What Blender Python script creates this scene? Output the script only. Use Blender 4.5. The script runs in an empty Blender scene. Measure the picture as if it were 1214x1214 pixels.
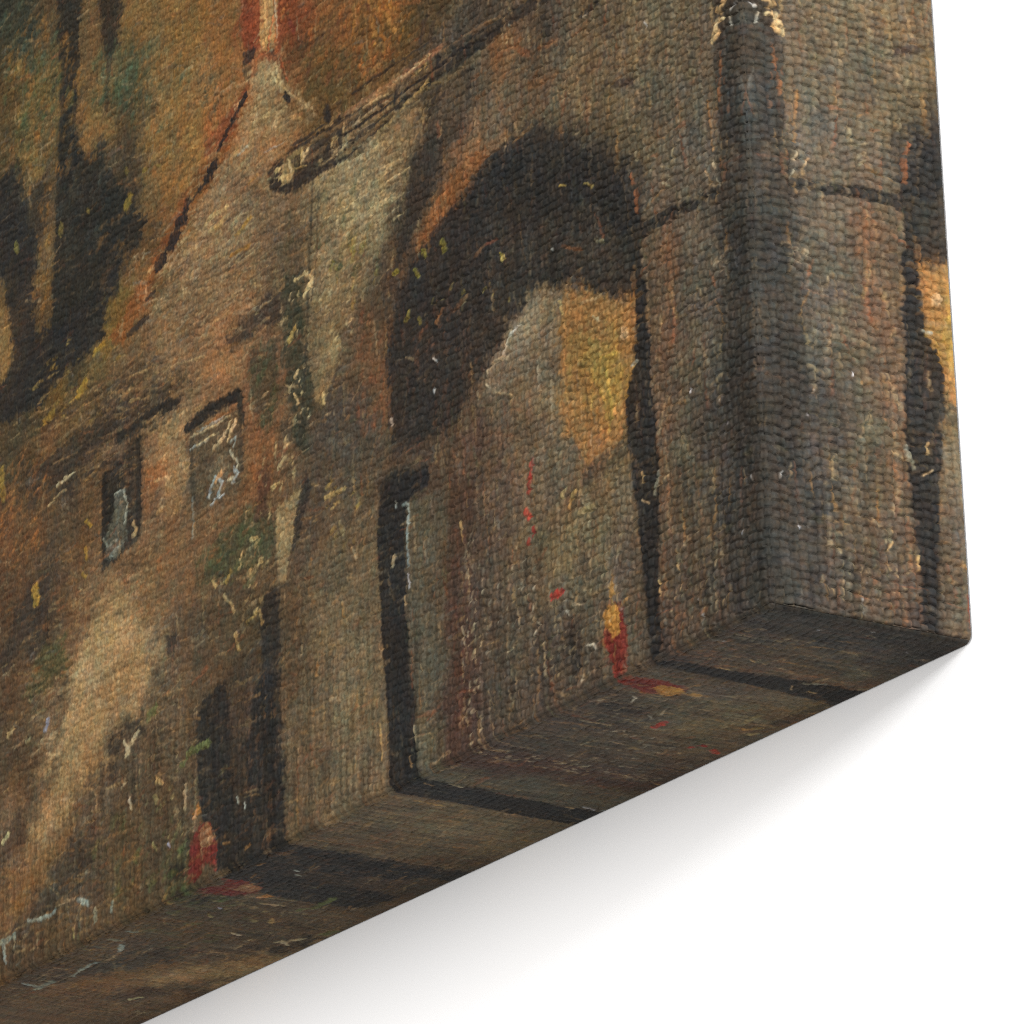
import bpy, math
import numpy as np
from mathutils import Matrix, Vector

# ------------------------------------------------------------------ scene, camera, light
scene = bpy.context.scene
CM = 0.01
BASE_Z = 1.5                       # height of the canvas' lower edge (m)
DEPTH, WIDTH, HEIGHT, RADIUS = 4.0, 45.0, 36.0, 0.16      # canvas size in cm

scene.render.engine = 'CYCLES'
scene.cycles.use_denoising = False
scene.cycles.max_bounces = 6
scene.cycles.filter_width = 1.1
vs = scene.view_settings
vs.view_transform = 'Standard'; vs.look = 'None'; vs.exposure = 0.0; vs.gamma = 1.0
vs.use_curve_mapping = False

cam = bpy.data.cameras.new('camera')
cam_ob = bpy.data.objects.new('camera', cam)
scene.collection.objects.link(cam_ob)
rows = ((0.54490733, 0.83795704, -0.03006674), (-0.3010105, 0.16202193, -0.93975612), (-0.78260379, 0.5211304, 0.3405208))
right, down, fwd = (Vector(r) for r in rows)
m = Matrix((right, -down, -fwd)).transposed().to_4x4()
m.translation = Vector((0.62830957, -0.50725952, BASE_Z - 0.26617107))
cam_ob.matrix_world = m
cam.sensor_width = 36.0; cam.lens = 183.902
cam.clip_start = 0.02; cam.clip_end = 100.0
scene.camera = cam_ob

world = bpy.data.worlds.new('World'); scene.world = world; world.use_nodes = True
bg = world.node_tree.nodes['Background']
bg.inputs['Color'].default_value = (1.0, 0.985, 0.965, 1); bg.inputs['Strength'].default_value = 0.32

def lamp(name, loc, target, size, power, col=(1, 1, 1)):
    l = bpy.data.lights.new(name, 'AREA'); l.shape = 'RECTANGLE'; l.size, l.size_y = size
    l.energy = power; l.color = col
    o = bpy.data.objects.new(name, l); scene.collection.objects.link(o)
    o.location = loc
    o.rotation_euler = (Vector(target) - Vector(loc)).to_track_quat('-Z', 'Y').to_euler()
    return o
D0 = (-0.08, 0.0, BASE_Z + 0.03)
lamp('key_softbox_lamp', (2.15, -0.42, BASE_Z + 0.60), D0, (0.6, 0.5), 92.0, (1.0, 0.995, 0.985))
lamp('front_softbox_lamp', (0.75, -2.3, BASE_Z + 0.22), D0, (1.3, 3.0), 84.0, (1, 0.985, 0.965))

# ------------------------------------------------------------------ small helpers
rng = np.random.default_rng(7)
def lin(hexs):
    c = np.array([int(hexs[i:i + 2], 16) for i in (0, 2, 4)]) / 255.0
    return np.where(c <= 0.04045, c / 12.92, ((c + 0.055) / 1.055) ** 2.4).astype(np.float32)

def lattice(U, V, su, sv, seed):
    """smooth value noise in -1..1 at arbitrary points, cell size su x sv"""
    g = np.random.default_rng(seed).uniform(-1, 1, (257, 257)).astype(np.float32)
    a = np.asarray(U / su, np.float32); b = np.asarray(V / sv, np.float32)
    ia = np.floor(a); ib = np.floor(b)
    fa = a - ia; fb = b - ib
    fa = fa * fa * (3 - 2 * fa); fb = fb * fb * (3 - 2 * fb)
    ia = ia.astype(np.int32) % 256; ib = ib.astype(np.int32) % 256
    return (g[ia, ib] * (1 - fa) + g[ia + 1, ib] * fa) * (1 - fb) + (g[ia, ib + 1] * (1 - fa) + g[ia + 1, ib + 1] * fa) * fb

# ------------------------------------------------------------------ the painting (pigment only)
# u = cm from the right edge of the picture, v = cm from its lower edge
BASE = """
26.2,21.45,35352a 25.07,20.4,383a2e 24.14,20.31,554630 22.16,18.64,6a5436 20.06,18.34,7c5f36 18.38,17.1,856335 16.74,16.79,7f5a32 15.77,16.84,8a4d2b
25.44,19.39,5c4a2c 24.32,18.37,71673e 23.23,17.37,4e402c 22.1,16.93,84673c 20.42,17.37,4e4c34 19.07,16.46,896c40 17.74,16.12,956f40 16.45,15.51,896036
25.8,17.8,54462c 24.32,17.23,77623b 23.06,16.55,38332c 20.78,15.67,4e4230 19.42,15.51,82673c 18.09,15,956f3c 17.17,14.99,9d6436 25.8,16.85,3a352c
24.69,16.05,3f392e 20.79,14.95,453c2e 19.77,14.56,715a38 18.77,14.18,8a6739 25.42,15.38,35312b 23.96,15.03,715a3c 21.14,13.99,34302b 19.85,13.51,604628
19.28,13.74,815a32 25.97,14.73,6d5a3a 24.14,13.98,5c482e 21.84,12.97,3a342b 21.15,12.55,775c2e 20.3,12.6,855c36 25.85,13.76,886d43 22.54,12.04,4a402c
21.5,12.13,816430 14.36,16.17,7a3f24 14.23,15.41,6a4426 12.7,15.31,7a5430 12.73,14.28,5e4828 11.21,14.87,885a2c 11.53,14.31,6e4c28 10.36,14.18,5e4828
9.49,14.24,54422a 13.64,14.48,604a2a 15.18,15.09,a08158 14.42,14.35,80603c 15.84,14.3,a07f55 14.9,13.93,9d7448 17.47,13.33,947855 15.87,13.08,7c664b
14.95,12.39,786146 17.5,11.94,836a4b 16.21,11.99,856847 19.14,11.65,836947 20.82,11.35,6a563c 18.17,10.95,836647 16.89,10.16,966f49 19.82,10.83,6c573e
14.98,11.19,66543d 14.51,11.53,62523c 23.96,10.44,654c31 25.4,11.47,4c402c 24.68,11.96,54452c 23.6,11.59,65502a 22.55,11.41,6c5734 25.4,10.55,4a3f2c
25.75,9.58,65482f 24.67,9.59,6a4e31 25.39,8.74,654a31 25.75,8.13,5c442e 24.67,8.87,5c452e 23.6,9.25,584834 22.91,8.67,584834 22.21,8.8,654e34
22.56,7.86,674e34 23.96,7.93,4e4030 24.49,7.21,4c4030 22.91,6.91,674e36 25.02,6.83,564430 23.43,5.84,584834 25.73,6.33,5f4832 21.18,9.88,6b5540
19.35,8.92,876c4c 19.01,9.5,816749 19.52,8.54,875c39 18.7,8.36,856747 19.53,7.77,74593e 17.9,8.1,675540 17.41,8.28,6b553c 16,7.98,7d5d3d
15.68,8.38,835939 15.36,8.78,775337 15.71,7.21,6e4e31 17.6,7.15,785d40 19.21,6.98,7b5f40 20.87,6.98,74593e 18.26,6,6f573c 19.88,6.33,7a6040
20.88,5.95,ab9063 21.89,5.9,a2885c 20.22,5.41,a4865c 22.23,5.31,ab8e63 20.89,4.92,a2865d 23.61,4.84,745d42 22.58,4.55,b09366 23.27,3.88,b09366
25.01,5.24,604c36 25.73,4.91,594834 25.01,4.02,5b4730 24.31,3.13,a0845d 23.44,3.24,846d4a 25.36,2.72,745d44 24.65,2.36,836745 25.71,1.77,735537
25,1.59,6f5338 18.93,4.69,65533e 18.28,5.17,584836 17.65,4.65,544633 19.58,4.04,61513c 19.28,2.78,584a37 20.58,2.8,5c4c38 21.91,2.49,5f4e3a
22.59,1.99,5a4a36 20.92,1.56,56462f 19.3,1.79,564632 23.96,0.99,564834 22.26,1.06,584836 20.6,0.81,56462f 19.31,0.81,524430 25.35,0.65,4e4030
23.96,0.31,54442e 21.93,0.48,564632 25.7,0.22,5a452c 16.09,4.51,54452f 16.38,5.26,564834 15.75,5.89,5f4e36 16.12,3.53,4a3e30 14,8.31,4e4434
12.97,7.8,54483a 12.1,7.5,584a3a 11.78,8.05,665038 13,6.82,5e5342 11.84,6.6,62543f 13.62,6.04,564838 12.46,5.67,625440 12.15,6.21,64553f
14.24,5.58,5a4a38 13.07,4.89,6a5a42 12.23,3.99,6e5e44 13.84,4.16,685840 13.13,3.3,736248 12.29,2.42,78674c 13.74,2.52,6e5e46 14.07,1.66,665640
12.63,1.26,746448 13.23,0.64,6c5c44 14.4,0.48,5c4e3a 12.09,0.48,6a5a44 14.45,3.69,5a4a36 13.12,11.87,907c58 12.22,11.87,98845e 11.33,12.03,8c7856
10.44,12.36,8a7250 12.86,10.92,8c7856 11.66,11.15,90805c 11.98,10.43,7e6c4c 10.78,11.15,7c6a4c 12.89,10.09,7e6c4c 12.31,9.72,7a6648 13.07,9.16,806c4c
13.39,8.6,7c684a 11.71,9.84,5e503c 12.05,8.8,604c36 11.46,8.92,54422f 9.92,11.16,40372e 10.52,10.56,463c30 9.33,11.59,4a4034 8.76,11.7,50463a
8.19,11.96,54493a 9.39,10.3,7a5634 8.54,10.47,80583a 8.25,10.84,846040 7.68,11.11,70604a 9.98,9.86,704c30 10.56,9.74,5c4630 11.01,9.25,4a3c30
11.48,8.27,6a4a30 11.37,7.58,6a4c34 7.06,12.49,785636 5.71,12.43,4c4236 6.56,11.64,685640 5.53,10.91,665a44 4.45,11.43,68563e 4.5,10.66,6e6048
3.51,9.95,685a44 4.79,10.22,5e523e 3.54,9.49,5a4e3c 3.07,9,63553f 2.07,9.07,615645 2.48,10.32,615644 1.95,10.73,665944 1.25,10.13,635847
2.93,11.13,70624a 1.32,9.24,635a4a 1.64,8.14,5f5445 2.64,8.06,5f5445 1.15,8.26,5f564a 3.9,11.85,605440 8.14,12.93,52483a 7.57,13.2,4c4234
6.01,11.9,685440 3.47,10.56,6a5c46 2.47,6.93,604d3d 2.75,6.43,574837 1.52,6.58,5b5141 1.07,6.12,564d3f 2.29,5.96,594c3c 1.6,5.41,5a4f44
2.47,5.12,604d3d 1.9,4.63,534d3e 1.32,4.42,514a3f 2.68,4,5d4c3c 2.38,3.02,514d3d 1.77,3.11,51483c 1.33,2.67,47413b 2.58,1.91,5b4c3c
2.66,2.52,594c3c 1.88,1.69,53483a 1.3,1.5,4c4338 2.41,0.98,514438 1.48,0.7,554b3f 2.68,0.49,514438 1.98,0.28,4b4134 1.02,0.56,433b34
2.95,0.13,4a3f36 0.8,3.37,3e3b37 0.8,1.92,3d3a35 6.84,6.65,76664f 7.39,6.37,6a5a48 6.3,6.77,766852 6.07,6.23,6c5f4b 7.95,6.09,60503e
6.91,5.43,66553f 8.52,5.5,5e4a3c 6.14,5.17,6a5844 7.48,4.69,665442 6.45,4.35,695a46 5.66,4.4,6e5e48 5.86,5.38,7a6a50 4.95,3.55,6c5a42
4.17,3.9,74603f 3.98,2.94,6a5c46 4.99,2.82,766a4e 6.01,2.99,685c44 7.03,3.31,645642 8.06,3.94,5c4c3e 5.3,2.02,605644 4.06,1.78,66594a
6.57,2.26,625440 7.6,2.57,5e5142 8.39,2.81,54463a 8.17,1.83,524638 7.13,1.52,584c3c 6.11,1.22,50453a 5.12,0.78,544a3c 4.12,0.92,605444
7.7,0.78,4e4438 6.41,0.56,4a4036 8.51,0.41,4c4036 5.15,0.34,50463a 3.59,1.35,544838 9.96,4.23,5c503c 10.01,3,584e3e 10.07,1.77,584e3e
9.99,0.52,54503f 10.28,0.14,5a5444 8.98,4.55,52402f 8.97,2.99,4e3b30 8.99,1.46,4a382e 9.18,0.45,4a382f 9.05,5.83,50402f 9.75,5.75,564434
5,6.78,94683c 4.26,6.36,9a7040 3.78,5.89,9c6c3c 5.04,6.17,947640 4.31,5.61,a58a42 3.97,5.04,a68440 4.82,5.49,9c7c40 5.32,5.81,947042
5.11,4.97,a0703e 4.37,4.72,a47a42 4.9,4.29,986840 4.14,4.34,9a6a3e 5.16,4.15,6e5640 5.76,7.05,6e6450 6.01,7.29,806c4c -0.33,8.88,302e2a
0.35,6.15,302e2a 0.35,3.22,322f2a 0.17,1.01,33302a
"""
SHAPES = """
282824 0.153 0.128 .9 23.66,20.49 22.51,20.01 22.66,18.84 22.8,17.95 23.02,17.51 22.52,16.53 21.4,16.36 21.54,15.78 20.79,14.98 19.91,14.04 20.05,13.69 20.8,13.57 21.28,14 21.84,13.52 21.64,12 23.96,12.81 23.81,14.23 23.67,15.48 23.6,16.57 23.41,17.44 23.52,19
2c2a26 0.154 0.128 .85 21.79,19.71 20.74,19.27 21,18.16 21.59,18.18 21.8,19.05
2c2b29 0.132 0.158 .85 26.17,17.33 25.43,17.35 25.05,16.38 24.46,15.18 24.61,14.52 24.46,13.08 25.56,13.46 25.78,14.57 26.27,15.5
2a2927 0.154 0.154 .92 26.25,12.72 25.59,12.83 25.41,13.51 24.5,13.28 23.96,13.27 22.72,12.92 22.12,12.13 23.11,11.97 24.32,11.65 26.24,11.79
2b2a28 0.15 0.15 .8 21.56,13.41 21.14,13.81 20.8,13.5 21.56,12.87
2e2c29 0.201 0.201 .6 23.24,13.29 21.49,13.21 21.67,12.19 22.89,12.35
584c34 0.184 0.211 .5 23.96,19.94 23.81,18.93 23.74,17.57 23.6,16.76 24.25,16.82 24.69,17.94 25.06,19.43
82512a 0.121 0.097 .85 15.81,15.48 16.59,15.12 17.44,14.74 18.17,14.22 18.91,13.73 19.72,13.1 20.81,12.39 21.57,12.06 20.89,11.82 19.46,12.65 18.65,13.16 17.79,13.72 16.87,14.17 15.94,15.08
80452a 0.095 0.095 .75 15.94,15.39 16.71,15.14 17.57,14.83 17.64,14.46 16.86,14.38 16.07,15.06
8e4a26 0.097 0.097 .6 18.38,13.89 19.11,13.42 19.38,13.16 18.95,13.32 18.18,13.69
7a4424 0.186 0.14 .5 14.51,16.58 13.89,16.33 13.55,15.57 14.38,15.65
743a26 0.095 0.095 .8 16.15,17.27 15.51,17 15.54,15.94 15.92,15.99 16.17,16.38
84462a 0.07 0.047 .8 15.67,17.16 14.57,16.7 14.67,15.55 14.38,14.8 14.8,15.32 15.42,15.58 15.6,16
b08a58 0.059 0.047 .95 15.45,17.06 14.72,16.76 14.88,15.68 15.23,15.71 15.44,16.05
96562e 0.047 0.047 .7 14.94,16.85 14.79,16.79 14.76,15.63 14.91,15.62
3a3028 0.047 0.047 .7 15.25,16 14.85,15.84 14.91,15.62 15.23,15.75
2c2826 0.071 0.047 .9 16.11,16.1 15.6,16 15.74,15.77 16.12,15.82
4e4836 0.071 0.047 .8 16.12,15.82 15.74,15.77 15.87,15.44 16.12,15.61
98805a 0.093 0.093 .75 15.23,15.64 14.73,15.33 14.5,14.75 13.95,14.39 13.42,13.73 14.26,14.38 15.18,15.13 15.94,15.39 15.55,15.56
86704c 0.14 0.093 .6 15.18,15.09 14.27,14.2 13.55,13.71 14.59,13.81 15.84,14.12 16.14,14.77
3a322b 0.184 0.138 .85 16.95,10.39 16.25,10.69 15.24,10.84 14.81,10.79 14.76,10.23 15.38,10.21 16.07,10.18 16.58,10.08
2e2823 0.069 0.046 .95 14.61,13.33 14.24,13.32 12.71,13.25 12.67,12.78 13.64,12.65 14.26,12.47 14.75,12.62 15.18,12.92 15.23,13.29 14.98,13.4
8c7a50 0.069 0.069 .8 14.67,13.25 14.23,13.36 13.62,13.26 13.63,13.09 14.24,13.05 14.38,12.76 14.75,12.83
4a4032 0.068 0.045 .7 13.94,12.86 12.63,12.87 12.65,12.57 13.52,12.53
6e583c 0.067 0.044 .8 13.99,13.3 12.62,13.38 10.69,13.33 9.25,13.38 9.44,12.99 10.71,12.96 12.63,12.94 13.76,12.93
8e6a44 0.044 0.044 .7 12.62,13.41 10.69,13.39 9.3,13.47 9.36,13.3 10.7,13.23 12.62,13.21
b59a68 0.022 0.033 .7 12.53,13.34 11.28,13.36 10,13.32 10,13.27 11.28,13.28 12.47,13.25
3a322a 0.045 0.045 .85 14.45,13.23 12.62,13.18 10.7,13.16 10.7,13.08 12.63,13.08 14.31,13.04
2e2a26 0.054 0.043 .9 12.79,12.8 11.59,12.81 10.57,12.87 9.27,12.96 7.85,13.08 6.75,13.15 6.15,13.18 5.41,12.88 6.36,12.86 7.59,12.84 8.99,12.75 10.43,12.75 11.6,12.71 12.64,12.64
6c5a40 0.065 0.044 .7 12.79,12.63 11.6,12.64 9.85,12.76 8.15,12.8 7.04,12.81 8.16,12.61 9.86,12.53 11.61,12.44 12.65,12.44
4a4034 0.129 0.086 .75 9.8,13.75 8.1,13.78 7.68,13.82 5.94,13.09 7.02,13.14 8.7,13.06 9.69,13.03 10.7,13.1 10.4,13.35
82583a 0.084 0.063 .7 7.33,12.51 6.46,12.54 6.57,12.43 7.28,12.36
7c5434 0.082 0.061 .6 6,12.09 5.25,12.02 5.36,11.93 5.84,11.97
7a5838 0.102 0.082 .55 6.57,11.55 5.29,11.48 5.4,11.34 6.14,11.38
2c2825 0.04 0.03 .9 4.77,12.2 4.55,12.24 4.09,12.24 4.04,12.13 4.41,12.09 4.72,12.12
302b27 0.041 0.041 .8 5.88,12.66 5.69,12.68 5.65,12.5 5.81,12.5
302b27 0.051 0.041 .8 5.87,12.4 5.55,12.33 5.62,12.17 5.83,12.22
3a302a 0.04 0.04 .7 3.93,11.47 3.36,11.46 3.22,11.37 3.83,11.37
3d2e28 0.04 0.04 .7 3.93,10.62 3.23,10.43 3.09,10.22 3.74,10.45
3a332b 0.172 0.129 .9 10.07,11.64 9.55,11.77 8.62,11.64 9.12,11.28 9.6,10.7 10.07,10.35 10.38,9.91 10.8,9.34 11.17,8.95 10.72,9.97 10.4,10.68 10.32,11.31
4a4134 0.522 0.181 .75 8.69,10.36 7.69,10.92 6.6,10.91 5.55,10.66 4.4,10.11 3.55,9.42 2.99,8.66 2.85,7.84 2.99,6.52 4.68,7.75 6.17,9.08 7.49,9.58
34302b 0.281 0.161 .7 8.13,10.39 7.37,10.79 6.48,10.74 5.56,10.44 4.54,9.95 3.69,9.27 3.17,8.64 3.04,8.06 3.15,6.73 4.63,8.51 6.15,9.4 7.47,9.9
2a2927 0.306 0.122 .93 7.37,10.73 6.73,10.55 5.7,10.24 4.56,9.69 3.73,9.04 3.28,8.52 3.17,7.96 3.24,7.22 3.38,6.69 3.54,6.53 3.69,6.51 4.23,6.75 4.98,7.17 5.74,7.51 6.36,7.64 7.24,7.26 7.96,6.85 8.47,6.46 9.03,6.21 9.54,6.12 10.15,6.04 11,6.16 11.14,6.85 11.13,8.47 10.81,9.18 10.39,9.55 9.87,9.82 9.4,10.1 8.55,10.34 7.85,10.45
3c362d 0.18 0.14 .6 8.34,9.09 6.19,8.81 4.14,8.14 3.38,7.5 3.52,6.86 4.7,7.47 6.22,8.22 7.84,8.11 4.62,8.69 4.14,8.24 4.91,8.3 6.21,8.47 7.26,8.7
302b28 0.123 0.143 .6 8.06,9.15 6.18,8.9 5.93,8.65 7.81,8.74
3a332b 0.14 0.14 .5 7.94,8.75 6.2,8.54 4.66,8.02 3.69,7.38 3.83,7.12 4.93,7.84 6.22,8.31 7.56,8.33
38312a 0.293 0.167 .6 10.99,7.77 10.06,8.1 8.4,7.91 7.23,7.34 8.3,6.5 9.32,6.05 10.15,6.04 11,6.16
332d28 0.105 0.126 .5 10.63,7.97 8.94,8.02 7.86,7.8 8.45,6.89 10.13,6.51
84552f 0.106 0.085 .85 7.74,10.94 8.25,10.87 8.98,10.7 9.74,10.23 10.1,9.8 9.63,9.96 8.95,10.23 8.21,10.47 7.65,10.74
86684a 0.083 0.083 .7 7.14,10.9 7.69,10.92 7.97,10.8 7.43,10.69 7.04,10.76
4e4032 0.151 0.129 .7 9.96,10.22 9.62,10.19 10.33,9.66 10.75,9.32 11.11,8.93 10.92,9.38
7c6c55 0.03 0.061 .8 6.26,7.6 5.69,7.41 5.67,6.86 6.06,6.53 6.87,6.19 7.67,6.18 8.07,6.29 7.91,6.71 7.24,7.2
8a7c60 0.061 0.061 .7 6.26,7.51 5.9,7.38 6.03,6.99 6.84,6.68 7.37,6.83 7.19,7.15
6c6754 0.06 0.06 .65 5.91,7.26 5.54,7.25 5.52,6.81 5.8,6.44 6.05,6.68
967040 0.039 0.058 .75 5.53,7.37 4.72,7.06 3.89,6.58 3.55,6.32 3.54,5.83 3.42,5.36 3.69,5.12 3.8,4.53 4.15,4.14 4.92,3.97 5.3,4.46 5.51,5.26 5.61,6.07
98813f 0.116 0.116 .55 4.78,6.24 3.8,5.59 3.79,5.13 4.13,4.49 4.34,4.41 4.45,5.05 4.92,5.67
8a7440 0.118 0.138 .5 5.48,6.48 4.77,6.39 4.55,5.85 5.08,5.57 5.42,5.84
a8743f 0.077 0.077 .6 3.7,6.39 3.51,6.22 3.53,5.64 3.74,5.84
262524 0.057 0.057 .96 3.39,6.58 3.12,6.86 3,6.37 3.12,6.08 3,5.73 3,5.31 2.98,4.55 2.89,3.77 2.87,2.59 3.02,1.17 2.94,0.25 3.34,0.03 3.4,1.29 3.52,2.5 3.65,3.43 3.75,4.12 3.76,4.7 3.64,5.05 3.4,5.27 3.39,5.75
262524 0.077 0.058 .7 3.18,8.11 3.02,7.59 3.13,6.72 3.34,6.56
262524 0.063 0.052 .95 11.47,5.8 11.12,5.88 9.89,5.59 9.8,5.26 10.36,5.23 10.65,5.12 10.7,4.47 10.73,3.22 10.67,2.1 10.5,1.5 10.51,-0.01 11.37,-0.05 11.44,1.7 11.54,2.83 11.66,4.77
3a352c 0.085 0.063 .6 11.69,6.06 11.01,5.97 9.95,5.68 9.84,5.52 11.01,5.81 11.54,5.53
4a362c 0.162 0.102 .4 9.24,5.26 8.54,5.03 8.49,2.84 8.72,0.47 9.33,0.18 9.43,2.51
5a5241 0.103 0.062 .55 10.48,5.03 9.42,5.01 9.47,2.83 9.6,0.11 10.43,0.03 10.45,1.89 10.63,3.5
3a3630 0.096 0.077 .6 5.18,3.93 3.78,4.07 3.73,3.76 4.95,3.55 5.46,3.57
2c2a27 0.038 0.048 .95 3.16,7.71 2.42,7.67 0.77,7.48 0.79,7.3 1.94,7.42 3.08,7.46
38342e 0.165 0.092 .82 0.81,9.92 0.43,10.79 -0.23,10.52 -0.01,4.84 -0.13,-0.08 0.46,0.07 0.6,0.57 0.64,1.3 0.82,2.51 0.94,3.42 0.97,4.89 0.92,5.91 0.89,7.85
3c342c 0.076 0.076 .8 0.75,10.93 0.24,10.72 0.33,10.21 0.73,9.92
38352f 0.075 0.075 .55 0.32,8.99 0.09,8.9 0.07,7.39 0.25,7.46
2e2d2b 0.108 0.09 .5 1.05,2.58 0.82,1.35 0.72,0.18 1.02,0.56 1.05,1.42
33302a 0.097 0.097 .9 21.28,9.88 20.33,9.98 19.5,10.02 18.64,9.83 18.78,9.74 19.64,9.68 20.5,9.69 20.84,9.64
2f2c27 0.099 0.099 .7 22.97,10.03 22.55,10.19 21.52,10.35 20.83,10.33 21.18,10.14 22.14,9.93
302c27 0.123 0.123 .6 22.55,10.69 21.58,10.9 20.49,10.85 20.83,10.65 21.72,10.56
38322a 0.148 0.198 .7 25.03,10.4 23.25,10.53 21.17,10.55 18.76,10.43 18.25,10.02 20.84,9.99 22.9,9.7 24.67,9.56
463a2c 0.149 0.199 .55 25.4,11.56 22.9,11.32 20.83,11.18 18.99,10.93 20.83,10.79 23.96,10.95
3a3128 0.147 0.147 .7 23.96,9.54 22.55,9.62 20.84,9.62 18.45,9.69 18.65,9.55 20.34,9.42 21.87,9.47 23.6,9.29
2f2d28 0.097 0.097 .92 21.76,9.26 21.18,9.39 20.24,9.6 20.18,8.85 20.26,7.48 21.2,7.36 21.74,7.32
5c4630 0.073 0.073 .6 20.91,9.09 20.65,9.07 20.65,8.74 20.85,8.71
4a3e30 0.096 0.096 .6 20.51,9.48 20.1,9.52 20.13,7.44 20.53,7.39
66685a 0.073 0.073 .7 21.26,8.74 20.85,8.68 20.72,8.22 20.86,7.67 21.13,7.41 21.61,7.49 21.74,8.09 21.33,8.17
25241f 0.073 0.073 .8 21.66,8.8 21.26,8.81 21.26,8.29 21.6,8.11
9a7a50 0.095 0.095 .65 19.57,9.69 18.45,9.56 18.35,8.25 18.75,7.52 19.2,7.63 19.32,8.56
8f5a30 0.119 0.096 .6 20.11,8.82 19.05,8.82 19.12,8.5 19.52,8.42 20.05,8.52
2e2a26 0.07 0.07 .95 18.53,9.06 18,9.27 17.23,9.31 16.41,9.26 16.35,8.98 16.98,9.09 17.62,9.1 18.2,8.99
9a6638 0.047 0.047 .6 18.01,8.99 17.49,9.03 16.73,8.97 16.73,8.91 17.5,8.94
443a2f 0.069 0.046 .8 16.5,9.27 16.25,9.19 16.29,7.57 16.48,7.63
5c4e3a 0.07 0.07 .7 18.27,8.91 16.36,8.88 16.4,7.27 17.59,7.32 18.11,7.28 18.29,7.88
6a5c46 0.058 0.058 .7 17.64,8.18 16.75,8.16 16.76,7.56 17.59,7.39
44402f 0.183 0.205 .75 15.95,9.83 15.02,9.76 14.81,8.59 15.37,8.28 15.92,8.63 16.09,9.37
4e4c34 0.182 0.204 .8 17.61,6.48 16.03,6.82 15,6.19 15.26,5.74 16.06,5.63 17.31,5.71 18.07,5.78
8e5f38 0.136 0.136 .5 16.12,8.19 15.07,8.17 15.22,7.22 16.02,7.15
4a3029 0.113 0.113 .6 15.77,7.4 15.34,7.43 15.43,6.45 15.86,6.43
967e56 0.067 0.067 .9 15.12,6.46 14.69,6.55 14.14,6.67 14.47,5.98 14.66,5.39 14.8,4.97 15.1,5.03 15.14,5.74
2a2826 0.066 0.088 .75 14.08,6.85 13.85,6.44 14.36,5.62 14.6,5.37 14.4,6.29
3a3a2c 0.157 0.18 .8 14.74,10.94 14.19,10.91 14.05,9.5 13.79,8.24 14.01,7.15 14.42,7.46 14.56,8.67 14.85,9.45
8e7650 0.089 0.089 .85 13.4,9.11 12.63,9 12.94,8.45 13.5,7.88 13.67,8.14 13.54,8.65
46403a 0.174 0.152 .35 13.94,7.46 12.96,7.96 11.8,7.56 11.21,6.55 11.58,6.03 12.45,5.83 13.62,6.04
2e2b27 0.11 0.088 .85 15.78,4.75 15.28,5.09 15.04,4.85 14.98,0 15.43,0.02 15.66,2.43
272624 0.112 0.089 .93 18.18,3.3 17.8,3.59 17.04,3.7 16.87,3.26 16.76,2.41 16.44,2.81 15.75,3.43 15.21,3.27 15.01,0.01 16.21,-0.06 17.5,0.08 17.91,1.09 18.15,1.97
46392c 0.111 0.089 .7 16.88,2.77 16.38,2.96 16.31,0.99 16.74,0.95 16.9,1.8
4a3b30 0.112 0.112 .5 17.05,3.31 16.12,3.37 16.15,2.4 16.89,2.45
342e28 0.118 0.118 .75 21.5,3.67 21.57,3.82 20.9,3.91 20.17,3.94 20.11,3.48 20.57,3.64 21.04,3.6 21.31,2.83 21.64,2.93
37302a 0.07 0.07 .8 19.24,5.29 18.85,5.17 18.99,4.71 19.25,4.92
372f29 0.202 0.202 .65 25.02,7.91 23.96,7.76 23.96,6.87 25.02,6.83 25.73,6.33 26.1,6.62
505032 0.173 0.198 .7 24.31,6.45 23.26,6.38 23.12,5.75 23.96,5.47 25.02,5.59
302c28 0.125 0.15 .6 25.02,6.66 23.96,6.66 23.89,6.5 24.66,6.37
382f29 0.222 0.197 .6 23.61,3.98 23.27,4.02 23.96,3.04 25.01,2.62 26.07,2.21 26.07,2.9 24.66,3.57
97794f 0.241 0.193 .7 22.92,4.48 21.56,5.12 19.89,5.31 20.07,4.68 21.56,4.26 21.74,3.46 22.72,2.88 23.96,2.61 25.01,2.62 24.52,3.01 23.61,3.63
86602f 0.146 0.146 .4 25.64,1.41 24.65,2.02 22.93,2.59 22.59,2.67 23.61,1.92 25.35,1.16
3c342b 0.193 0.193 .6 23.41,2.04 21.91,2.32 22.26,1.23 24.65,0.82 25.35,0.99 24.3,1.41
42422f 0.136 0.159 .65 19.44,0.51 18.61,0.95 18.31,-0.1 18.69,-0.33 19.32,-0.01
6a2820 0.067 0.067 .9 18.42,0.84 18.04,1.19 17.66,1.06 17.42,0.64 17.5,0.18 17.86,0.37 18.18,0.13 18.62,0.11
74302a 0.068 0.056 .75 18.42,0.87 18.17,0.97 18.18,0.35 18.56,0.12
8a6240 0.056 0.045 .9 18.1,1.08 17.79,1.13 17.48,0.82 17.67,0.64 18.05,0.71
a06c34 0.045 0.045 .9 18.35,1.47 18.09,1.63 17.97,1.4 18.22,1.31
26231f 0.068 0.068 .85 19.25,0.63 18.68,0.58 18.62,0.27 19.19,0.38
2c2722 0.068 0.068 .7 19.19,0.09 18.62,0.14 18.56,-0.17 19.07,-0.1
762a22 0.057 0.047 .9 4.72,0.8 4.55,1.08 4.14,1.33 3.97,0.87 4,0.37 4.22,0.1 4.42,0.04 4.49,0.44
66281f 0.057 0.047 .9 4.34,1.34 4.09,1.35 4.01,1.03 4.26,1.05
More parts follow.
